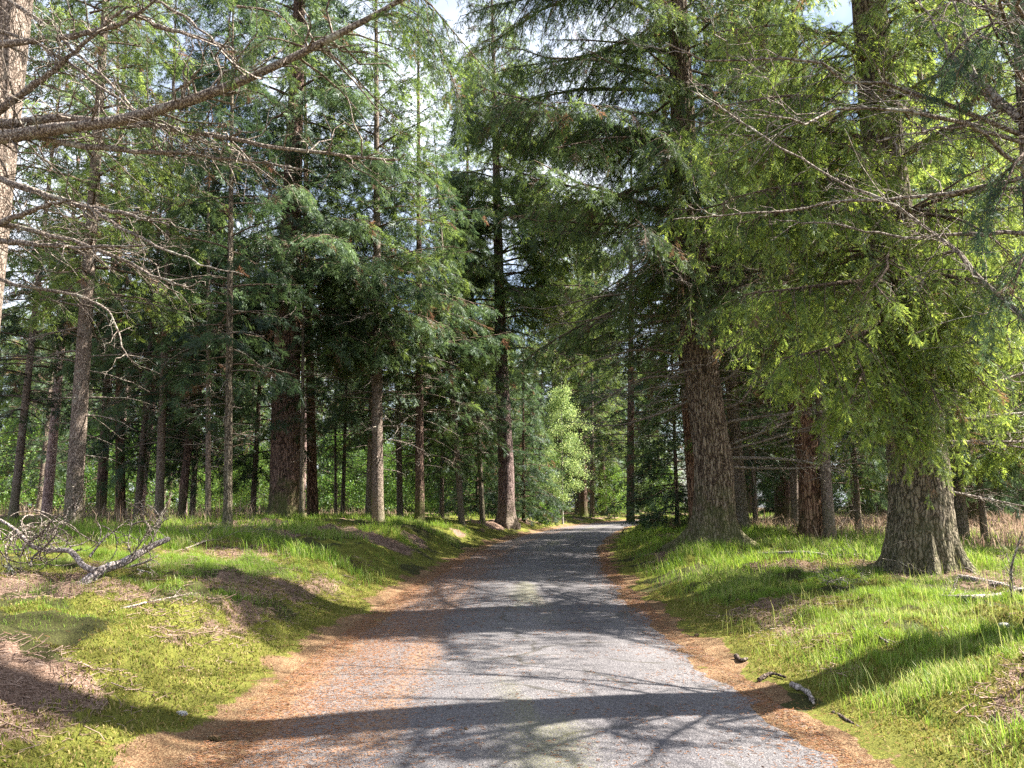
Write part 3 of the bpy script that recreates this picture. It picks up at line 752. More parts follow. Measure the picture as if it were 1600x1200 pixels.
# ------------------------------------------------------------------ the big firs
def hero_tree(key, name, label, H, D, trunkmat, folmat, seed, axis=None, flare=.8, ridge=.0, segs=72, dz=.12, lobes=6, extra=None, taper=None, **kw):
    r = np.random.default_rng(seed)
    p = HERO[key].copy()
    e = bpy.data.objects.new(name, None); COL.objects.link(e); e.location = p
    tag(e, label, 'tree')
    fol, wood, dead = Buf(), Buf(), Buf()
    crown(r, H, D, fol=fol, wood=wood, dead=dead, axis=axis, sides=5, **kw)
    boughs = []
    def new():
        boughs.append(Buf()); return boughs[-1]
    if extra: extra(r, p, fol, wood, new)
    for b in boughs:
        obj('bough', b.mesh(name + '_bough', M['wood_dead']), e)
    obj('trunk', trunk_mesh(name + '_trunk', M[trunkmat], H, D, flare, lobes, seed, segs, dz, axis, ridge, taper), e)
    obj('live_branches', wood.mesh(name + '_live', M['wood_live']), e)
    if dead.n: obj('dead_branches', dead.mesh(name + '_dead', M['wood_dead']), e)
    obj('crown', fol.mesh(name + '_crown', M[folmat], False), e)
    return e

def lean_axis(key, pts):
    """axis through photograph pixels at the tree's own distance"""
    p = HERO[key]
    q = np.array([at(x, y, p[1]) - p for x, y in pts])
    zz, xx = np.concatenate([[-1, 0], q[:, 2]]), np.concatenate([[0, 0], q[:, 0]])
    sl = (xx[-1] - xx[-2]) / (zz[-1] - zz[-2])
    def f(z):
        if z > zz[-1]: return np.array([xx[-1] + (z - zz[-1]) * sl * .6, 0])
        return np.array([np.interp(z, zz, xx), 0])
    return f

def curtain(r, p, fol, wood, axis, D, H, n, zr, azr, Lr, tpl, hang=.9, size=(.28, .46), droop=.9, tipp=.9, dens=7):
    for i in range(n):
        z = r.uniform(*zr); az = R_(r.uniform(*azr)); L = r.uniform(*Lr)
        a = axis(z); rad = D / 2 * (1 - z / H) * .7
        P = limb_path(r, np.array([a[0] + math.cos(az) * rad, a[1] + math.sin(az) * rad, z]), az, L, r.uniform(.05, .35), droop * r.uniform(.7, 1.3), .2, wig=.05)
        limb_foliage(r, P, .009 * L + .008, wood, fol, TPL[tpl], dens, hang, size, .36, .12, 5, tipp, 1.1, .15)

axA = lean_axis('A', [(446, 700), (447, 600), (453, 400)])
def extra_A(r, p, fol, wood, new):
    curtain(r, p, fol, wood, axA, 1.08, 30, 12, (6.2, 10.5), (-180, 180), (3.0, 5.6), ('far', .6), .6, (.42, .66), .55, .5, 5)

slender = lambda f: (1 - f) ** 1.25 * min(1, .55 + 2.2 * f)
tall = lambda f: (1 - f) ** .7 * min(1, .75 + 1.5 * f)
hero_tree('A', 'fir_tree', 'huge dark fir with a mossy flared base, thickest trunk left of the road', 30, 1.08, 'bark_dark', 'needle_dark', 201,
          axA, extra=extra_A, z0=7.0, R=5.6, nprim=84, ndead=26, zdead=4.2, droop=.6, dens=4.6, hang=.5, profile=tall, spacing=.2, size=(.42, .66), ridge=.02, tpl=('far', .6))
def extra_H(r, p, fol, wood, new):
    curtain(r, p, fol, wood, axH, .82, 31, 24, (9.0, 24), (-170, -10), (2.0, 4.4), ('far', .6), .6, (.42, .66), .5, .6, 5)
    curtain(r, p, fol, wood, axH, .82, 31, 16, (10, 22), (-50, 40), (5.0, 7.0), ('far', .6), .6, (.45, .7), .5, .6, 5)

axH = lean_axis('H', [(791, 740), (787, 650), (783, 560)])
hero_tree('H', 'fir_tree', 'tall fir with a clean straight purplish trunk at the left verge near the bend', 31, .82, 'bark_purple', 'needle_mid', 202,
          axH, extra=extra_H, z0=8.6, R=5.2, nprim=78, ndead=20, zdead=6.5, droop=.6, dens=4.6, hang=.55, profile=tall, spacing=.2, size=(.42, .66), segs=40, tpl=('far', .6))

def extra_J(r, p, fol, wood, new):
    curtain(r, p, fol, wood, axJ, .98, 29, 26, (6.2, 15), (-150, -30), (1.6, 3.6), ('fine', 1.0))
    curtain(r, p, fol, wood, axJ, .98, 29, 24, (8, 21), (155, 235), (5.0, 7.4), ('fine', .6), .7, (.36, .55), .45, .6, 5.5)
    # long bare boughs reaching right, as thick as an arm
    for (x0, y0, pts, rr) in ((1118, 600, [(1150, 580), (1180, 520), (1165, 470)], .05), (1125, 640, [(1160, 625), (1190, 570), (1195, 520)], .05), (1135, 660, [(1185, 652), (1240, 645), (1290, 630)], .05),
                              (1142, 702, [(1190, 690), (1250, 672), (1310, 655)], .045), (1142, 716, [(1200, 716), (1260, 722), (1330, 738)], .055), (1142, 730, [(1200, 732), (1270, 730), (1350, 712)], .04), (1140, 695, [(1200, 672), (1240, 655), (1270, 640)], .035),
                              (1118, 535, [(1170, 520), (1230, 500), (1300, 490)], .06), (1080, 625, [(1020, 650), (960, 665), (905, 660)], .04), (1078, 590, [(1010, 590), (950, 620), (900, 650)], .04), (1075, 560, [(1010, 545), (940, 560), (870, 580)], .04)):
        Q = [at(x0, y0, p[1])] + [at(x, y, p[1] - .35 * (i + 1) + r.uniform(-.2, .2)) for i, (x, y) in enumerate(pts)]
        P = smooth_path(np.array(Q) - p, 10)
        dead_limb(r, P, rr, new(), dens=9, reach=.32, sides=6)
axJ = lean_axis('J', [(1115, 722), (1098, 600), (1076, 360), (1070, 250)])
hero_tree('J', 'fir_tree', 'rugged fir leaning left on the right verge, long bare boughs reaching right', 29, .98, 'bark_fir', 'needle_mid', 203,
          axJ, flare=1.35, ridge=.05, segs=110, lobes=5, z0=5.8, R=5.4, nprim=72, ndead=60, deadlen=1.2, zdead=3.4, droop=.55, dens=5.0, hang=.6, profile=tall, spacing=.18, size=(.36, .55), tpl=('fine', .6), extra=extra_J, zpow=1.25)
axK = lean_axis('K', [(1266, 740), (1241, 560), (1228, 450)])
hero_tree('K', 'fir_tree', 'red brown leaning fir trunk between the rugged fir and the grey giant', 27, .68, 'bark_red', 'needle_mid', 204,
          axK, flare=.5, ridge=.022, segs=60, z0=6.2, R=4.2, nprim=52, ndead=74, deadlen=1.35, zdead=2.2, droop=.5, dens=4.6, hang=.5, profile=slender, spacing=.19, size=(.38, .6), tpl=('fine', .6))

def extra_M(r, p, fol, wood, new):
    curtain(r, p, fol, wood, axM, .92, 27, 9, (3.6, 5.0), (-140, -55), (.9, 1.9), ('fine', 1.0), 1.1, (.22, .38), 1.0, 1.0, 9)
    curtain(r, p, fol, wood, axM, .92, 27, 11, (4.8, 9.5), (-165, -15), (1.6, 3.8), ('fine', 1.0), .9, (.22, .36), .8, .6, 6)
    curtain(r, p, fol, wood, axM, .92, 27, 20, (9.5, 14.5), (-170, -10), (1.8, 3.6), ('fine', 1.0), .9, (.26, .42), .7, .6, 6)
    # the low curtain of bright new growth hanging down the front of the trunk
    t = TPL[('fine', 1.0)]
    for (a, pts, rr) in (((1400, 520), [(1440, 545), (1480, 500), (1530, 455)], .05), ((1410, 480), [(1350, 520), (1290, 545), (1220, 560)], .05),
                         ((1420, 600), [(1400, 600), (1420, 640), (1440, 690)], .03), ((1410, 590), [(1430, 585), (1452, 600), (1470, 640)], .03), ((1400, 560), [(1370, 560), (1345, 590), (1325, 640)], .035),
                         ((1400, 440), [(1330, 440), (1250, 450), (1160, 460)], .05), ((1400, 360), [(1330, 330), (1240, 330), (1150, 350)], .05), ((1390, 290), [(1310, 280), (1230, 290), (1140, 310)], .05),
                         ((1410, 420), [(1470, 430), (1530, 440), (1600, 470)], .05), ((1405, 330), [(1470, 330), (1540, 330), (1600, 320)], .05), ((1385, 200), [(1310, 160), (1230, 150), (1130, 165)], .05), ((1390, 160), [(1460, 120), (1530, 110), (1600, 120)], .05),
                         ((1385, 240), [(1320, 230), (1240, 215), (1100, 210)], .05), ((1385, 120), [(1320, 70), (1230, 40), (1120, 50)], .05)):
        Q = [at(*a, p[1])] + [at(x, y, p[1] - (.75 + .45 * (i + 1)) + r.uniform(-.15, .15)) for i, (x, y) in enumerate(pts)]
        P = smooth_path(np.array(Q) - p, 10)
        limb_foliage(r, P, rr, wood, fol, t, 9, .8, (.26, .42), .34, .1, 6, 1.0, 1.1, .13)
    # heavy boughs to the right, one of them sawn-looking thick
    for (x0, y0, pts, rr) in ((1465, 655, [(1500, 620), (1550, 600), (1640, 570)], .085), (1468, 660, [(1520, 655), (1570, 648), (1660, 640)], .06), (1470, 700, [(1530, 692), (1600, 700), (1660, 715)], .03),
                              (1478, 768, [(1520, 775), (1570, 785), (1640, 800)], .03), (1468, 690, [(1530, 690), (1590, 690), (1650, 690)], .03)):
        Q = [at(x0, y0, p[1])] + [at(x, y, p[1] + (.15 * (i + 1)) + r.uniform(-.1, .1)) for i, (x, y) in enumerate(pts)]
        dead_limb(r, smooth_path(np.array(Q) - p, 10), rr, new(), dens=8, reach=.3, sides=7)
axM = lean_axis('M', [(1437, 745), (1425, 640), (1405, 480), (1378, 220)])
hero_tree('M', 'fir_tree', 'giant grey trunked fir nearest on the right, bright new shoots hanging over its trunk', 27, .92, 'bark_grey', 'needle_bright', 205,
          axM, flare=.62, ridge=.04, segs=130, dz=.08, lobes=7, taper=.18, z0=4.4, R=4.9, nprim=50, ndead=30, zdead=3.0, droop=.6, dens=5.4, hang=.65, profile=slender, azw=(R_(-120), .25), spacing=.16, size=(.32, .5), tpl=('fine', 1.0), zpow=1.3, tipp=.6, extra=extra_M)
print('heroes', round(time.time() - T0, 1))

# the two near trees whose trunks stand just outside or at the frame's edges
def bough(r, pts, rr, buf, p, n=14, **kw):
    P = smooth_path(np.array([at(*q) for q in pts]) - p, n * 2)
    t_ = np.arange(len(P)) * .55 + r.uniform(0, 50)
    P[:, 2] += .10 * (fbm(t_, t_ * 0, 7, 3) - .5); P[:, 0] += .08 * (fbm(t_ + 90, t_ * 0, 8, 3) - .5)
    dead_limb(r, P, rr, buf, **kw)
    return P

def extra_N(r, p, fol, wood, new):
    bough(r, [(1625, 520, 7.3), (1580, 480, 7.6), (1440, 350, 8.2), (1270, 260, 8.6), (1080, 140, 9.0)], .030, new(), p, dens=9, reach=.2, sides=6)
    bough(r, [(1650, 270, 7.4), (1560, 290, 7.8), (1400, 310, 8.3), (1200, 330, 8.8), (1050, 345, 9.2)], .030, new(), p, dens=6, reach=.18, sides=6)
    bough(r, [(1650, 365, 7.4), (1540, 365, 8.0), (1400, 368, 8.6), (1290, 350, 9.0), (1220, 345, 9.3)], .024, new(), p, dens=6, reach=.2, sides=6)
    bough(r, [(1600, 190, 7.4), (1540, 150, 7.6), (1480, 75, 7.8), (1435, 0, 8.0)], .035, new(), p, dens=5, reach=.25, sides=6)
    bough(r, [(1590, 185, 7.4), (1520, 110, 7.7), (1510, 60, 7.8), (1480, -20, 8)], .04, new(), p, dens=5, reach=.25, sides=6)
    for i in range(12):
        z = r.uniform(3.8, 9.0); az = R_(r.uniform(-172, -70))
        P = limb_path(r, np.array([math.cos(az) * .25, math.sin(az) * .25, z]), az, r.uniform(2.0, 4.2), r.uniform(0, .4), .35, .1, 12, .07)
        dead_limb(r, P, .022, new(), dens=7, reach=.3, sides=5)
    t = TPL[('fine', .6)]
    for pts in ([(1640, 180, 7.3), (1600, 130, 6.9), (1560, 60, 6.6), (1530, -20, 6.4)], [(1650, 300, 7.2), (1620, 240, 6.8), (1590, 250, 6.5), (1560, 320, 6.3)], [(1660, 80, 7.2), (1600, 40, 6.8), (1540, 40, 6.5), (1480, 90, 6.3)], [(1690, 420, 7.2), (1640, 380, 6.8), (1600, 400, 6.6), (1580, 470, 6.5)]):
        P = smooth_path(np.array([at(*q) for q in pts]) - p, 8)
        limb_foliage(r, P, .022, wood, fol, t, 9, .7, (.2, .34), .3, .2, 5, .6, .7, .11)
hero_tree('N', 'fir_tree', 'fir at the right edge, its dark trunk mostly out of the photograph', 25, .80, 'bark_fir', 'needle_dark', 206,
          lambda z: np.array([0.02 * z, -.01 * z]), flare=.75, ridge=.03, segs=90, z0=10.5, R=3.0, nprim=30, ndead=10, zdead=4.5, droop=.5, dens=4.4, hang=.55, profile=tall, spacing=.2, size=(.36, .55), tpl=('fine', .6), extra=extra_N, deadlen=.7)

def extra_L(r, p, fol, wood, new):
    # long lichened boughs sweeping into the picture
    B = [([(-70, 230, 11.2), (0, 212, 10.4), (200, 186, 9.6), (370, 130, 9.0), (560, 38, 8.5), (690, -40, 8.2)], .085), ([(-60, 200, 11.2), (0, 193, 10.6), (120, 185, 10.2), (300, 205, 9.8), (430, 228, 9.5), (620, 252, 9.2)], .06),
         ([(-60, 170, 11.2), (90, 220, 10.2), (220, 236, 9.9), (350, 245, 9.6), (470, 265, 9.4)], .042), ([(-60, 260, 11.2), (0, 280, 10.4), (120, 318, 10), (200, 335, 9.7), (262, 352, 9.5)], .046),
         ([(-60, 370, 11.2), (0, 348, 10.4), (70, 322, 10), (120, 312, 9.8)], .045), ([(-60, 380, 11.2), (0, 376, 10.5), (100, 386, 10), (240, 382, 9.5)], .045), ([(-60, 340, 11.2), (20, 355, 10.5), (120, 378, 10.1), (240, 430, 9.6), (300, 450, 9.4)], .032),
         ([(-60, 75, 11.2), (0, 70, 10.5), (120, 55, 10), (200, 30, 9.7), (260, -10, 9.5)], .05), ([(-60, 210, 11.2), (0, 170, 10.6), (70, 120, 10.2), (130, 70, 9.9), (200, 10, 9.6)], .055), ([(-60, -40, 11.2), (30, 10, 10.6), (120, 80, 10.2), (190, 150, 9.8), (230, 190, 9.6)], .03),
         ([(-60, 40, 11.2), (40, 60, 10.6), (120, 110, 10.0), (220, 180, 9.6), (300, 235, 9.3)], .026), ([(-60, 430, 11.2), (60, 450, 10.8), (160, 480, 10.5), (200, 560, 10.3)], .025), ([(150, 330, 9.8), (200, 360, 9.6), (270, 395, 9.4), (380, 430, 9.2)], .02), ([(200, 20, 10), (280, 50, 9.8), (360, 75, 9.6), (430, 105, 9.4)], .028), ([(180, -30, 10), (260, 10, 9.8), (330, 60, 9.6), (400, 130, 9.4)], .022)]
    for pts, rr in B:
        bough(r, pts, rr * 1.3, new(), p, dens=6.5, reach=.22, sides=7)
    t = TPL[('fine', 1.0)]
    for pts in ([(300, 205, 9.8), (330, 195, 9.7), (330, 170, 9.6)], [(60, 40, 10.6), (110, 30, 10.5), (170, 50, 10.4)], [(140, 20, 10.4), (200, 10, 10.3), (215, 40, 10.2)], [(560, 38, 8.5), (620, 20, 8.4), (680, 60, 8.3), (720, 160, 8.3)], [(480, 75, 8.8), (420, 60, 8.9), (380, 90, 8.9)],
                [(600, 20, 8.4), (650, -10, 8.3), (700, 40, 8.2), (760, 110, 8.2)], [(370, 10, 9.3), (430, 20, 9.2), (470, 60, 9.1)]):
        P = smooth_path(np.array([at(*q) for q in pts]) - p, 7)
        limb_foliage(r, P, .014, wood, fol, t, 9, .75, (.2, .36), .36, .1, 5, .8, .8, .12)
hero_tree('L', 'fir_tree', 'fir at the top left edge, with long lichened bare boughs reaching right', 26, .85, 'bark_spruce', 'needle_mid', 207,
          lambda z: np.array([0.012 * z, 0]), flare=.6, segs=60, z0=10.5, R=3.8, nprim=46, ndead=6, zdead=6, droop=.5, dens=4.4, hang=.5, profile=tall, spacing=.2, size=(.38, .58), tpl=('fine', .6), extra=extra_L)
print('edges', round(time.time() - T0, 1))

placed = [np.array([*at(*s_['base'], s_['Y'])[:2]]) for s_ in SPEC] + [h[:2] for h in HERO.values()]
def scatter(n, xr, yr, mind, road_gap, keep=None, seed=1, tries=6000):
    r = np.random.default_rng(seed); got = []
    for _ in range(tries):
        if len(got) >= n: break
        y = r.uniform(*yr); x = r.uniform(*xr)
        s, _s = road_s(x, y)
        if s < road_gap: continue
        if keep and not keep(x, y): continue
        q = np.array([x, y])
        if min(np.hypot(*(q - o)) for o in placed) < mind: continue
        placed.append(q); got.append((x, y, r.uniform(0, 6.28), r.uniform(.85, 1.2), r.integers(0, 100), r.normal(0, .02), r.normal(0, .02)))
    return got
inview = lambda x, y: abs(x) < 0.72 * y + 2
# ------------------------------------------------------------------ dark young spruces and broadleaves by the bend
def put_px(kind, tm, px, Y, label, group=None, scale=1.0, z=None):
    x = at(px, 800, Y)[0]
    return plant(kind, tm, (x, Y, float(ground_z(x, Y))), label, 'tree', group, scale, rng.uniform(0, 6.28))
put_px('spruce_tree', 'bushy', 818, 44, 'very dark bushy young spruce with branches to the ground behind the straight purplish trunk', scale=.95)
put_px('spruce_tree', 'bushy', 745, 46, 'dark bushy young spruce in the shade behind the slender reddish trunk', scale=.85)
put_px('spruce_tree', 'bushy', 1058, 30, 'dark low branched spruce overhanging the right verge behind the rugged fir', scale=.85)

def leafy(name, seed, H, R, zlow, n, folmat, trunkmat, D, lsize, wide=1.0):
    """a broadleaved tree: forking limbs and a crown of leaf clumps with gaps"""
    r = np.random.default_rng(seed)
    wood, fol = Buf(), Buf()
    pts, tips = [], []
    for i in range(30):
        f = (i + r.uniform()) / 30
        z = zlow + (H - zlow) * f * .97
        az = i * 2.4 + r.uniform(-.4, .4)
        L = max(.4, R * math.sin(math.pi * min(.97, .22 + .75 * f)) * r.uniform(.55, 1.1))
        P = limb_path(r, np.array([0, 0, z * .9]), az, L, .55, .35 * wide, -.1, k=6, wig=.08)
        wood.add(*tubes(P[None], (np.linspace(.012 * L + .008, .004, 6))[None], 4))
        tips.append(P[2:])
    C = np.concatenate(tips)
    c = C[r.integers(0, len(C), n)] + r.normal(0, .17 * R / 1.6, (n, 3)) * np.array([1, 1, .8])
    dn = norm(r.normal(0, 1, (n, 3)) + np.array([0, 0, -.8]))
    sd = norm(np.cross(dn, r.normal(0, 1, (n, 3))))
    s = lsize * r.uniform(.6, 1.3, n)[:, None]
    V = np.stack([c, c + (dn * .5 + sd * .38) * s, c + dn * s, c + (dn * .5 - sd * .38) * s], 1)
    tone = np.clip(r.normal(.5, .28, n), 0, 1)
    At = np.zeros((n, 4, 3)); At[:, :, 0] = tone[:, None]; At[:, :, 1] = ((r.uniform(0, 1, n) < .25) * .7)[:, None]
    fol.add(V.reshape(-1, 3), np.arange(n * 4).reshape(-1, 4), At.reshape(-1, 3))
    return dict(parts=[('trunk', trunk_mesh(name + '_trunk', M[trunkmat], H, D, .25, 4, seed, 10, .6)), ('live_branches', wood.mesh(name + '_branches', M['wood_live'])), ('crown', fol.mesh(name + '_foliage', M[folmat], False))], D=D, H=H)
TMPL['birch'] = leafy('birch', 301, 10.5, 2.3, 1.8, 19000, 'leaf_birch', 'bark_birch', .13, .085)
TMPL['beech'] = leafy('beech', 302, 6.5, 2.6, .5, 9000, 'leaf_young', 'bark_grey', .10, .12)
put_px('birch_tree', 'birch', 879, 52, 'pale lime green birch with a thin white stem at the bend of the road', scale=1.0)
for px, Y, sc, lab in ((30, 44, 1.0, 'bright green broadleaved sapling at the far left behind the leaning dark trunk'), (130, 48, 1.1, 'bright green broadleaved sapling behind the brown spruce and dark twin trunks'), (215, 40, .8, 'small green broadleaved sapling behind the bluish grey trunk'),
                       (525, 48, .9, 'sunlit green sapling in the bright gap right of the big dark fir'), (690, 58, .9, 'green sapling far behind the trunk wrapped in dead twigs'), (960, 70, .8, 'yellow green sapling at the far right side of the bend'), (1040, 52, .6, 'yellow green sapling between the dark low spruce and the bend')):
    put_px('sapling', 'beech', px, Y, lab, scale=sc)
for x, y, a, k, i, t1, t2 in scatter(15, (-48, 3), (42, 84), 1.6, 4.5, lambda x, y: inview(x, y), 14):
    plant('sapling', 'beech', (x, y, float(ground_z(x, y, False))), 'sunlit green broadleaved sapling in the undergrowth deep in the wood', 'tree', 'green saplings deep in the wood', k * (.6 + .006 * i), a)
bb = leafy('small_bush', 305, 1.5, 1.0, .1, 2600, 'leaf_young', 'bark_grey', .03, .09)
TMPL['bush'] = bb
for px, Y, lab in ((852, 46, 'small bright green bush at the foot of the dark bushy spruce'),):
    x = at(px, 800, Y)[0]
    plant('bush', 'bush', (x, Y, float(ground_z(x, Y))), lab, 'bush', None, 1.0, rng.uniform(0, 6))

# ------------------------------------------------------------------ the wood behind
for px, Y, lab in ((725, 54, 'tall fir rising beyond the tall clean trunk, left of the birch'), (868, 78, 'tall fir beyond the bend directly behind the pale birch'), (915, 92, 'tall fir farthest down the road line beyond the bend'), (1225, 36, 'tall fir behind the gap between the rugged fir and the red brown fir'), (1520, 38, 'tall fir far behind the grey giant fir, near the right edge')):
    x = at(px, 800, Y)[0]; placed.append(np.array([x, Y]))
    plant('fir_tree', 'fir0', (x, Y, float(ground_z(x, Y, False))), lab, 'tree', None, rng.uniform(.95, 1.1), rng.uniform(0, 6.28))
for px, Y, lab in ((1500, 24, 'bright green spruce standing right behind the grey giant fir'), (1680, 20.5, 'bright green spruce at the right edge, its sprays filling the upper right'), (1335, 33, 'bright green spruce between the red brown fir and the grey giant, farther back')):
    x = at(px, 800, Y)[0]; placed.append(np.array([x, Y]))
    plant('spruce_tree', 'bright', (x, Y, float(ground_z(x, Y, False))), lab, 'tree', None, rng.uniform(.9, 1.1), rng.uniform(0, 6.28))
for px, Y, lab in ((215, 29, 'low branched dark spruce in the shade behind the curled dead twigs'), (300, 31, 'low branched spruce filling the gap behind the slim pale trunk'), (395, 33, 'low branched dark spruce just left behind the big dark fir'), (690, 37, 'low branched spruce with pale twigs left of the slender reddish trunk'), (540, 50, 'low branched spruce at the back of the bright gap'), (60, 40, 'low branched spruce behind the leaning trunk at the far left'),
                   (1180, 34, 'low branched spruce in the gap between the rugged fir and the red brown fir'), (1340, 27, 'low branched spruce between the red brown fir and the grey giant'), (1535, 24, 'low branched spruce right of the grey giant fir with twigs over the bracken'), (1450, 33, 'low branched spruce hidden partly behind the grey giant fir'), (1225, 40, 'low branched spruce far behind the pale narrow trunk'), (1390, 41, 'low branched spruce far behind, left of the grey giant fir'), (1590, 36, 'low branched spruce far behind at the right edge')):
    x = at(px, 800, Y)[0]; placed.append(np.array([x, Y]))
    plant('spruce_tree', 'lowspruce', (x, Y, float(ground_z(x, Y, False))), lab, 'tree', None, (.75 if px > 1300 else .85) * rng.uniform(.9, 1.1), rng.uniform(0, 6.28))
LEFT = ('pine0', 'spruce2', 'pine1', 'slim0', 'pine0', 'spruce4', 'pine1', 'slim1')
for x, y, a, k, i, t1, t2 in scatter(22, (-70, 4), (40, 88), 4.2, 4.0, lambda x, y: inview(x, y), 11):
    tm = LEFT[i % len(LEFT)]
    plant('pine_tree' if 'pine' in tm else 'spruce_tree', tm, (x, y, float(ground_z(x, y, False))), 'conifer trunk of the wood left of the road, far behind the nearer trees', 'tree', 'conifers deep in the wood on the left', k, a, (t1, t2))
RIGHT = ('spruce2', 'fir0', 'spruce4', 'lowspruce', 'spruce1', 'bushy')
for x, y, a, k, i, t1, t2 in scatter(44, (5, 80), (30, 90), 3.3, 4.0, lambda x, y: inview(x, y) and not (y < 44 and 8 < x < 30) and not (x < 34 and abs(y - 50 - .19 * (x - 3.4)) < 5.5), 12):
    tm = RIGHT[i % len(RIGHT)]
    plant('spruce_tree', tm, (x, y, float(ground_z(x, y, False))), 'conifer of the wood right of the road, far behind the nearer trees', 'tree', 'conifers deep in the wood on the right', k * (1.0 if tm != 'bushy' else 1.1), a, (t1, t2))

def woodland():
    """the far wood as one mass: merged stems and crowns beyond eighty metres"""
    r = np.random.default_rng(77)
    fol, stem = Buf(), Buf()
    for i in range(150):
        ang = r.uniform(-44, 44); d = r.uniform(88, 135)
        x, y = d * math.sin(R_(ang)), d * math.cos(R_(ang))
        if road_s(x, y)[0] < 4: continue
        z = float(ground_z(x, y, False)); H = r.uniform(20, 30)
        stem.add(*tubes(np.array([[[x, y, z - .3], [x, y, z + H * .5], [x, y, z + H]]]), np.array([[.24, .16, .02]]), 6))
        n = 420
        f = r.uniform(0, 1, n) ** 1.2; zz = z + .3 + (H - .3) * f
        az = r.uniform(0, 6.28, n); rad = 3.6 * (1 - f) ** .8 * r.uniform(.2, 1.1, n)
        pos = np.stack([x + np.cos(az) * rad, y + np.sin(az) * rad, zz - .2 * rad], 1)
        d_ = np.stack([np.cos(az), np.sin(az), -r.uniform(.1, .9, n)], 1)
        put_sprays(fol, TPL[('far', .25)], pos, d_, norm(np.array([0, 0, 1.]) + r.normal(0, .4, (n, 3))), r.uniform(1.1, 1.9, n), np.clip(r.normal(.45, .25, n), 0, 1), r.uniform(0, 1, n))
    e = bpy.data.objects.new('distant_woodland', None); COL.objects.link(e)
    tag(e, 'dense far conifer wood closing the view behind every nearer tree', 'woodland', kind='stuff')
    obj('crown', fol.mesh('woodland_foliage', M['needle_mid'], False), e); obj('trunks', stem.mesh('woodland_trunks', M['bark_spruce']), e)
woodland()
print('wood', round(time.time() - T0, 1))

# ------------------------------------------------------------------ grass, moss and litter
def frustum_points(n, yr, xlim, r, power=1.0):
    y = yr[0] + (yr[1] - yr[0]) * r.uniform(0, 1, n) ** power
    x = r.uniform(-1, 1, n) * (0.70 * y + 1.2)
    return x, y

def blades(buf, x, y, h, w, lean, r, tone, tip, sink=.01):
    n = len(x)
    z = ground_z(x, y) - sink
    az = r.uniform(0, 6.28, n)
    d = np.stack([np.cos(az), np.sin(az), np.zeros(n)], 1); q = np.stack([-np.sin(az), np.cos(az), np.zeros(n)], 1)
    b = np.stack([x, y, z], 1); up = np.array([0, 0, 1.0])
    m = b + up * (h * .55)[:, None] + d * (h * lean * .3)[:, None]
    t = b + up * (h * (1 - .25 * lean))[:, None] + d * (h * lean)[:, None]
    W = q * w[:, None]
    V = np.stack([b - W, b + W, m + W * .8, m - W * .8, t], 1).reshape(-1, 3)
    o = np.arange(n)[:, None] * 5
    At = np.zeros((n, 5, 3)); At[:, :, 0] = tone[:, None]; At[:, :, 1] = tip[:, None] * np.array([.4, .4, .7, .7, 1.0])
    buf.add(V, [np.concatenate([o, o + 1, o + 2, o + 3], 1), np.concatenate([o + 3, o + 2, o + 4], 1)], At.reshape(-1, 3))

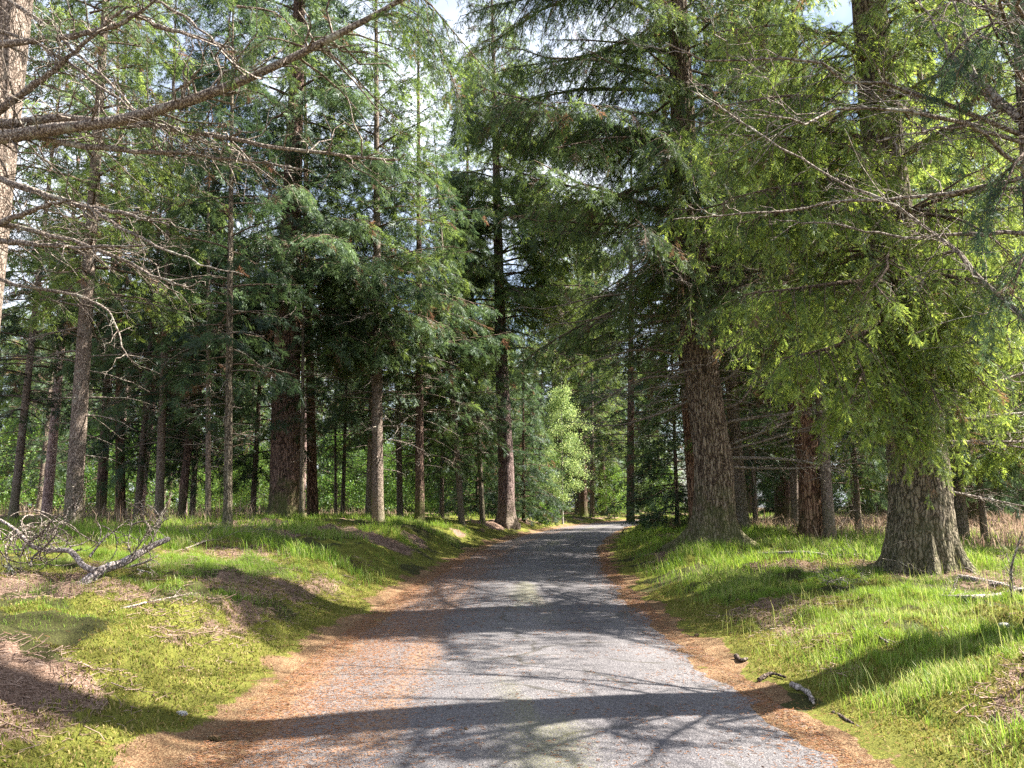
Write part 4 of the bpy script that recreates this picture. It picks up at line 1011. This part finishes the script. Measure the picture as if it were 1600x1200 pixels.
def build_grass():
    r = np.random.default_rng(21)
    g = Buf()
    for n, yr, hs, ws in ((560000, (3.2, 14), (.035, .125), .0026), (300000, (14, 32), (.10, .26), .006), (70000, (32, 75), (.12, .32), .014)):
        x, y = frustum_points(n, yr, 0, r, .8)
        s, side = road_s(x, y)
        n1 = fbm(x * 0.55, y * 0.55, 31, 4); n2 = fbm(x * 1.7, y * 1.7, 41, 4); nt = fbm(x * 2.6, y * 2.6, 93, 3); nl = fbm(x * .35, y * .35, 95, 3)
        litter = smooth(0.50, 0.62, n1 + 0.12 * (n2 - 0.5) + np.where(side < 0, 0.045, -0.05))
        verge = smooth(.25, 1.3, s) * (1 - .75 * smooth(7, 11, s))
        lush = smooth(.42, .62, nl + np.where(y > 12, .12, -.04) + np.where(side > 0, .05, 0))
        den = verge * (1 - .92 * litter) * (.10 + .90 * smooth(.44, .62, nt + .10 * lush)) * (.25 + .75 * lush)
        den = den * (1 - .8 * np.exp(-(((x + 5.4) / 1.6) ** 2 + ((y - 10.3) / 1.2) ** 2)))
        k = r.uniform(0, 1, n) < den
        x, y, lush, nt = x[k], y[k], lush[k], nt[k]
        m = len(x)
        h = (hs[0] + (hs[1] - hs[0]) * r.uniform(0, 1, m) ** 1.3) * (.40 + .80 * lush) * (.25 + 1.5 * nt)
        tone = np.clip(.25 + .5 * r.uniform(0, 1, m) + .5 * (fbm(x * .9, y * .9, 99, 2) - .5), 0, 1)
        tip = (r.uniform(0, 1, m) < .10 + .35 * smooth(.5, .62, fbm(x * .8 + 7, y * .8, 131, 3))) * r.uniform(.4, 1, m)
        blades(g, x, y, h, ws * r.uniform(.6, 1.3, m), r.uniform(.15, .8, m), r, tone, tip)
    # seeding stems on the right bank
    x = r.uniform(2.6, 8, 1500); y = r.uniform(6, 14, 1500); k = (np.abs(x) < .68 * y) & (fbm(x, y, 5, 2) > .5); x, y = x[k], y[k]
    blades(g, x, y, r.uniform(.22, .42, len(x)), np.full(len(x), .0022), r.uniform(.1, .5, len(x)), r, r.uniform(.6, 1, len(x)), r.uniform(.3, .8, len(x)))
    tag(obj('grass', g.mesh('grass', M['grass'], False)), 'bright green grass growing along both verges and between the trees', 'grass', kind='stuff')
    # moss carpet: short dense tufts
    mo = Buf(); n = 420000
    x, y = frustum_points(n, (3.2, 16), 0, r, .7)
    s, side = road_s(x, y)
    n2 = fbm(x * 1.7, y * 1.7, 41, 4); n3 = fbm(x * 0.9 + 40, y * 0.9, 57, 3)
    ms = smooth(0.40, 0.56, n3 + 0.25 * (n2 - 0.5) + 0.16 * (1 - smooth(0.3, 2.0, s))) * smooth(.1, .5, s + .5 * (n2 - .5))
    k = r.uniform(0, 1, n) < ms * (1 - smooth(5, 9, s))
    x, y = x[k], y[k]; m = len(x)
    blades(mo, x, y, r.uniform(.012, .045, m), r.uniform(.003, .007, m), r.uniform(.2, .9, m), r, np.clip(r.normal(.5, .22, m) + .9 * (fbm(x * 1.3, y * 1.3, 44, 3) - .5), 0, 1), (r.uniform(0, 1, m) < .3) * .9, .005)
    tag(obj('moss', mo.mesh('moss', M['moss'], False)), 'yellow green moss carpeting the sunny banks beside the road', 'moss', kind='stuff')
    # fallen needles and broken twigs
    li = Buf(); n = 140000
    x, y = frustum_points(n, (3.2, 22), 0, r, .8)
    s, side = road_s(x, y)
    n1 = fbm(x * 0.55, y * 0.55, 31, 4); n2 = fbm(x * 1.7, y * 1.7, 41, 4)
    lt = smooth(0.48, 0.62, n1 + 0.12 * (n2 - 0.5) + np.where(side < 0, 0.045, -0.05)) * smooth(.4, 1.2, s)
    ne = 0.5 * np.exp(-((s + .1) / .4) ** 2)
    k = r.uniform(0, 1, n) < np.clip(lt * .8 + ne + .04 * smooth(.3, 1, s), 0, 1)
    x, y, ne, lt = x[k], y[k], ne[k], lt[k]; m = len(x)
    zg = np.maximum(ground_z(x, y), road_z(y) - .03)
    ln = np.where(ne > lt, r.uniform(.015, .05, m), r.uniform(.03, .16, m) * r.uniform(.4, 1.3, m)); az = r.uniform(0, 6.28, m)
    d = np.stack([np.cos(az), np.sin(az), r.normal(.05, .22, m)], 1)
    c = np.stack([x, y, zg + .012 + .25 * np.abs(d[:, 2]) * ln], 1)
    P = c[:, None] + d[:, None] * (ln[:, None] * np.array([-.5, 0, .5]))[:, :, None]
    P[:, 1, :2] += r.normal(0, .08, (m, 2)) * ln[:, None]
    V, Fq = tubes(P, np.where(ne > lt, .0016, np.where(r.uniform(0, 1, m) < .2, .0048, .0026))[:, None] * np.ones((1, 3)), 3)
    At = np.zeros((m, 9, 3)); At[:, :, 0] = r.uniform(0, 1, m)[:, None]; At[:, :, 1] = (ne > lt * .8)[:, None] * .8
    li.add(V, Fq, At.reshape(-1, 3))
    n = 74000                                                       # needles drifted over the asphalt
    y = 3.4 + 22 * r.uniform(0, 1, n) ** 1.3
    e_ = np.where(r.uniform(0, 1, n) < .72, -HW + np.abs(r.normal(0, .75, n)), HW - np.abs(r.normal(0, .22, n)))
    e_[-14000:] = r.uniform(-HW, HW, 14000)
    x = road_x(y) + e_ / road_c(y)
    k = (fbm(x * 1.3, y * .5, 81, 4) + .15 * r.normal(0, 1, n) < .58) & (np.arange(n) < n - 14000) | (fbm(x * 2.2, y * 2.2, 151, 3) > .56) & (np.arange(n) >= n - 14000)
    x, y, e_ = x[k], y[k], e_[k]; m = len(x)
    z = np.maximum(road_z(y) - 0.045 * (e_ / HW) ** 2 + 0.018 * (fbm(x * 0.9, y * 0.5, 71, 3) - 0.5), ground_z(x, y)) + .004
    az = r.uniform(0, 6.28, m); ln = r.uniform(.015, .045, m)
    d = np.stack([np.cos(az), np.sin(az), r.normal(0, .06, m)], 1); P = np.stack([x, y, z], 1)[:, None] + d[:, None] * (ln[:, None] * np.array([-.5, 0, .5]))[:, :, None]
    V, Fq = tubes(P, np.full((m, 3), .0019), 3)
    At = np.zeros((m, 9, 3)); At[:, :, 0] = r.uniform(0, .7, m)[:, None]; At[:, :, 1] = (r.uniform(0, 1, m) < .6)[:, None] * .8
    li.add(V, Fq, At.reshape(-1, 3))
    tag(obj('needle_litter', li.mesh('needle_litter', M['litter'])), 'brown fallen needles and broken twigs strewn over the banks and road edges', 'litter', kind='stuff')
    # dead bracken behind
    br = Buf()
    n = 60000
    x = r.uniform(-32, 30, n); y = r.uniform(20, 46, n)
    s, side = road_s(x, y)
    nb = fbm(x * .3, y * .3, 123, 3)
    k = (s > 5.5) & (np.abs(x) < .72 * y) & (nb + np.where(side > 0, .09, -.14) + .25 * (fbm(x * 1.3, y * 1.3, 125, 2) - .5) > .52) & (r.uniform(0, 1, n) < .8)
    k &= ~((side > 0) & (x < 8) & (y < 24))
    x, y = x[k], y[k]; m = len(x)
    blades(br, x, y, r.uniform(.1, .8, m) * (.35 + 1.3 * fbm(x * .7, y * .7, 127, 3)), r.uniform(.006, .016, m), r.uniform(.1, 1.3, m), r, r.uniform(0, 1, m), (r.uniform(0, 1, m) < .3) * .8)
    tag(obj('bracken', br.mesh('bracken', M['bracken'], False)), 'dead pinkish brown bracken under the trees behind the verges', 'bracken', kind='stuff')
build_grass()
print('grass', round(time.time() - T0, 1))

# ------------------------------------------------------------------ things lying about
def gpx(px, py, Y0=None):
    """the ground point seen at a pixel"""
    lo, hi = 2.0, 60.0
    for Y in np.arange(2.5, 60, .05):
        p = at(px, py, Y)
        if p[2] <= float(ground_z(p[0], p[1])): return p
    return at(px, py, 30)

def fallen_branch():
    r = np.random.default_rng(41)
    g = gpx(140, 912); Yb = g[1]
    e = bpy.data.objects.new('fallen_branch', None); COL.objects.link(e); e.location = g
    tag(e, 'grey forked fallen branch with a tangle of curled dead twigs, lying on the left bank', 'branch')
    def L(pts, r0, r1, n=14, sides=9):
        P = smooth_path([at(x, y, Yb + dY) - g for x, y, dY in pts], n)
        return P, np.linspace(r0, r1, n)
    b = Buf()
    P, rr = L([(122, 922, -.1), (140, 905, 0), (165, 888, .1), (190, 880, .2), (215, 866, .35), (240, 852, .5), (264, 842, .7)], .072, .034, 18, 10)
    rr = rr * (1 + .05 * np.sin(np.arange(18) * 2.1)); b.add(*tubes(P[None], rr[None], 10))
    for q, rad, sg in ((P[0], rr[0], -1), (P[-1], rr[-1], 1)):     # ragged broken ends
        th = np.arange(8) / 8 * 6.283
        dirn = norm((P[-1] - P[-2]) if sg > 0 else (P[0] - P[1])); A = norm(np.cross(dirn, [0, 0, 1.])); B = np.cross(dirn, A)
        ring = q + rad * .98 * (np.cos(th)[:, None] * A + np.sin(th)[:, None] * B)
        V = np.vstack([ring, q + dirn * rad * .7]); b.add(V, np.array([(i, (i + 1) % 8, 8) for i in range(8)]))
    obj('limb', b.mesh('fallen_limb', M['wood_fallen']), e)
    b = Buf()
    P, rr = L([(150, 892, 0), (130, 884, .05), (112, 862, .1), (95, 860, .2), (60, 858, .3), (42, 846, .4), (25, 828, .5), (0, 812, .7)], .042, .018)
    b.add(*tubes(P[None], rr[None], 8))
    obj('side_limb', b.mesh('fallen_side_limb', M['wood_fallen']), e)
    tw = Buf()
    for pts, r0 in (([(40, 850, .4), (60, 838, .3), (80, 815, .2), (100, 800, .15), (122, 785, .1)], .014), ([(48, 885, .1), (52, 870, .2), (75, 850, .2), (100, 822, .2), (122, 800, .1)], .013), ([(30, 838, .4), (10, 850, .2), (12, 880, .1), (30, 900, .0)], .011),
                    ([(140, 870, .2), (155, 850, .3), (165, 840, .4), (200, 812, .6)], .016), ([(185, 885, .2), (205, 870, .2), (200, 850, .2), (206, 815, .25)], .012), ([(206, 820, .3), (225, 815, .2), (235, 830, .1), (222, 855, .1)], .009), ([(225, 860, .3), (240, 840, .3), (250, 810, .4), (232, 790, .4), (215, 800, .4)], .010),
                    ([(205, 870, .2), (222, 845, .2), (245, 815, .2), (268, 775, .3)], .010), ([(205, 885, 0), (222, 880, -.05), (236, 872, -.1), (225, 850, -.1)], .013), ([(215, 890, 0), (228, 893, -.05), (240, 896, -.1)], .010), ([(150, 905, -.1), (170, 925, -.2), (185, 935, -.25)], .008)):
        P = smooth_path([at(x, y, Yb + dY) - g for x, y, dY in pts], 12)
        dead_limb(r, P, r0, tw, dens=14, reach=.45, sides=5, curlup=.6, fine=1.6)
    for i in range(64):                                            # the tangle of curled twigs
        cx, cy = r.normal(60, 34), r.normal(845, 16)
        q = at(cx, cy, Yb + r.uniform(.1, .6)) - g
        a0 = r.uniform(0, 6.28); R0 = r.uniform(.10, .34); sw = r.uniform(1.2, 3.2); t = np.linspace(0, 1, 9)
        A = norm(r.normal(0, 1, 3)); Bv = norm(np.cross(A, r.normal(0, 1, 3)))
        Pq = q + R0 * (np.cos(a0 + sw * t)[:, None] * A + np.sin(a0 + sw * t)[:, None] * Bv)
        zf = np.array([float(ground_z(w[0] + g[0], w[1] + g[1])) for w in Pq]) - g[2] + .01
        Pq[:, 2] = np.maximum(Pq[:, 2], zf)
        tw.add(*tubes(Pq[None], np.linspace(.010, .004, 9)[None], 4))
    obj('twigs', tw.mesh('fallen_twigs', M['wood_dead']), e)
fallen_branch()

def lying_stick(name, pts, r0, label, seed, cat='stick', mat='wood_fallen', twigs=0, lift=.02):
    r = np.random.default_rng(seed)
    Q = []
    for x, y in pts:
        p = gpx(x, y); Q.append(p)
    Q = np.array(Q); g = Q[0].copy()
    P = smooth_path(Q - g, 12)
    P[:, 2] += lift + r0 * .5
    rr = r0 * (1 - .55 * np.linspace(0, 1, 12)) * (1 + .18 * r.normal(0, 1, 12))
    b = Buf(); b.add(*tubes(P[None], np.abs(rr)[None], 8))
    for k, sg in ((0, -1), (-1, 1)):
        q = P[k]; th = np.arange(8) / 8 * 6.283; dirn = norm(P[0] - P[1]) if k == 0 else norm(P[-1] - P[-2])
        A = norm(np.cross(dirn, [0, 0, 1.])); B = np.cross(dirn, A)
        V = np.vstack([q + abs(rr[k]) * .97 * (np.cos(th)[:, None] * A + np.sin(th)[:, None] * B), q + dirn * abs(rr[k]) * .8])
        b.add(V, np.array([(i, (i + 1) % 8, 8) for i in range(8)]))
    if twigs: dead_limb(r, P, r0 * .8, b, dens=twigs, reach=.35, sides=5, curlup=.4)
    o = obj(name, b.mesh(name, M[mat]), None, g)
    tag(o, label, cat)
lying_stick('fallen_stick', [(1190, 868), (1260, 866), (1310, 872), (1345, 868)], .035, 'long dark stick lying on the grass between the red brown fir and the grey giant', 51, twigs=6)
lying_stick('fallen_stick', [(1500, 905), (1550, 915), (1590, 925), (1640, 935)], .040, 'pale stick on the litter right of the grey giant fir', 52, twigs=5)
lying_stick('fallen_stick', [(1600, 925), (1560, 934), (1520, 938), (1470, 936)], .035, 'grey mossy stick lying nearest the camera right of the grey giant fir', 53, twigs=4)
lying_stick('fallen_stick', [(1395, 880), (1350, 900), (1320, 905), (1290, 915)], .02, 'thin twiggy stick by the left foot of the grey giant fir', 54, twigs=16, mat='wood_dead')
lying_stick('fallen_stick', [(290, 860), (330, 845), (380, 835), (420, 842)], .02, 'thin twiggy stick in the grass right of the fallen branch', 55, twigs=12, mat='wood_dead')
lying_stick('fallen_stick', [(170, 960), (230, 945), (300, 930)], .012, 'short thin stick on the brown litter below the fallen branch', 56, twigs=5, mat='wood_dead')
lying_stick('fallen_stick', [(1350, 980), (1375, 1000), (1395, 1012)], .012, 'short pale twig in the sunny grass of the right bank', 57, twigs=4, mat='wood_dead')
lying_stick('tree_root', [(1238, 1078), (1262, 1090), (1272, 1108)], .030, 'pale weathered root stub sticking out where the dark trunk shadow meets the right verge', 61, 'root', lift=.03)
lying_stick('tree_root', [(1186, 1068), (1205, 1058), (1228, 1064)], .026, 'dark knobbly root at the road edge left of the pale root stub', 62, 'root', 'bark_root', lift=.02)
lying_stick('tree_root', [(1150, 1030), (1158, 1036), (1168, 1034)], .024, 'small dark root knob on the mossy verge, farthest along the road edge', 63, 'root', 'bark_root', lift=.02)
lying_stick('tree_root', [(1302, 1116), (1318, 1124), (1342, 1138)], .02, 'low dark root piece on the orange needles, nearest the camera', 64, 'root', 'bark_root', lift=.0)

def cone(px, py, label, k=1.0, seed=0):
    """a fir cone: an egg of overlapping scales"""
    r = np.random.default_rng(seed)
    x = gpx(px, py)
    z = max(float(ground_z(x[0], x[1])), float(road_z(x[1])) - .02)
    b = Buf(); Ls, Rm = .075 * k, .019 * k
    t = np.linspace(0, 1, 9); P = np.stack([t * Ls, 0 * t, 0 * t], 1)
    b.add(*tubes(P[None], (Rm * .8 * np.sin(np.pi * (.08 + .88 * t)) ** .7)[None], 10))
    for i in range(70):
        f = (i + .5) / 70; a = i * 2.39996; rad = Rm * math.sin(math.pi * (.08 + .88 * f)) ** .7
        c = np.array([f * Ls, math.cos(a) * rad * .75, math.sin(a) * rad * .75]); n = np.array([.9, math.cos(a) * .8, math.sin(a) * .8]); q = np.array([0, -math.sin(a), math.cos(a)]); s = .011 * k
        b.add([c - q * s * .6, c + n * s * .7 - q * s * .6, c + n * s, c + n * s * .7 + q * s * .6, c + q * s * .6], np.array([(0, 1, 2), (0, 2, 4), (4, 2, 3)]))
    o = obj('fir_cone', b.mesh('fir_cone', M['bark_red']), None, (x[0], x[1], z + Rm * 1.0))
    o.rotation_euler = (0, 0, r.uniform(0, 6.28))
    tag(o, label, 'cone', 'fir cones lying on the road')
cone(345, 1162, 'brown fir cone on the needle strewn asphalt at the bottom left', 1.1, 1)
cone(728, 1150, 'brown fir cone lying left of the middle of the road in the sun', .7, 2)
cone(1085, 995, 'brown fir cone at the shaded right side of the road', .9, 3)

def stone(px, py, s, label, seed):
    r = np.random.default_rng(seed); p = gpx(px, py)
    n, m = 10, 14
    u = np.linspace(0, math.pi, n)[:, None]; v = (np.arange(m) / m * 2 * math.pi)[None]
    d = np.stack([np.sin(u) * np.cos(v), np.sin(u) * np.sin(v), np.cos(u) * np.ones_like(v)], -1)
    k = 1 + .35 * (fbm(d[..., 0] * 1.7 + 5 + seed, d[..., 1] * 1.7 + d[..., 2], seed, 3) - .5)
    V = d * k[..., None] * np.array([s, s * .75, s * .5])
    i = np.arange(n - 1)[:, None] * m; a = np.arange(m)[None]; a2 = (a + 1) % m
    b = Buf(); b.add(V.reshape(-1, 3), np.stack([i + a, i + m + a, i + m + a2, i + a2], -1).reshape(-1, 4))
    tag(obj('stone', b.mesh('stone', M['stone']), None, p + np.array([0, 0, s * .2])), label, 'stone')
stone(283, 1118, .05, 'small pale stone in the shaded needles at the left road edge', 5)
stone(1570, 980, .07, 'pale stone in the shadow by the roots at the right edge', 6)

def sapling_stem():
    r = np.random.default_rng(66); g = gpx(1582, 935)
    b = Buf()
    P = smooth_path([at(x, y, g[1]) - g for x, y in ((1582, 938), (1580, 890), (1588, 860), (1598, 830))], 10)
    dead_limb(r, P, .02, b, dens=8, reach=.35, sides=6)
    tag(obj('dead_sapling', b.mesh('dead_sapling', M['wood_dead']), None, g), 'thin bare dead sapling standing at the right edge beside the grey giant fir', 'sapling')
sapling_stem()
print('done', round(time.time() - T0, 1), 'tris', sum(len(m.polygons) for m in bpy.data.meshes))
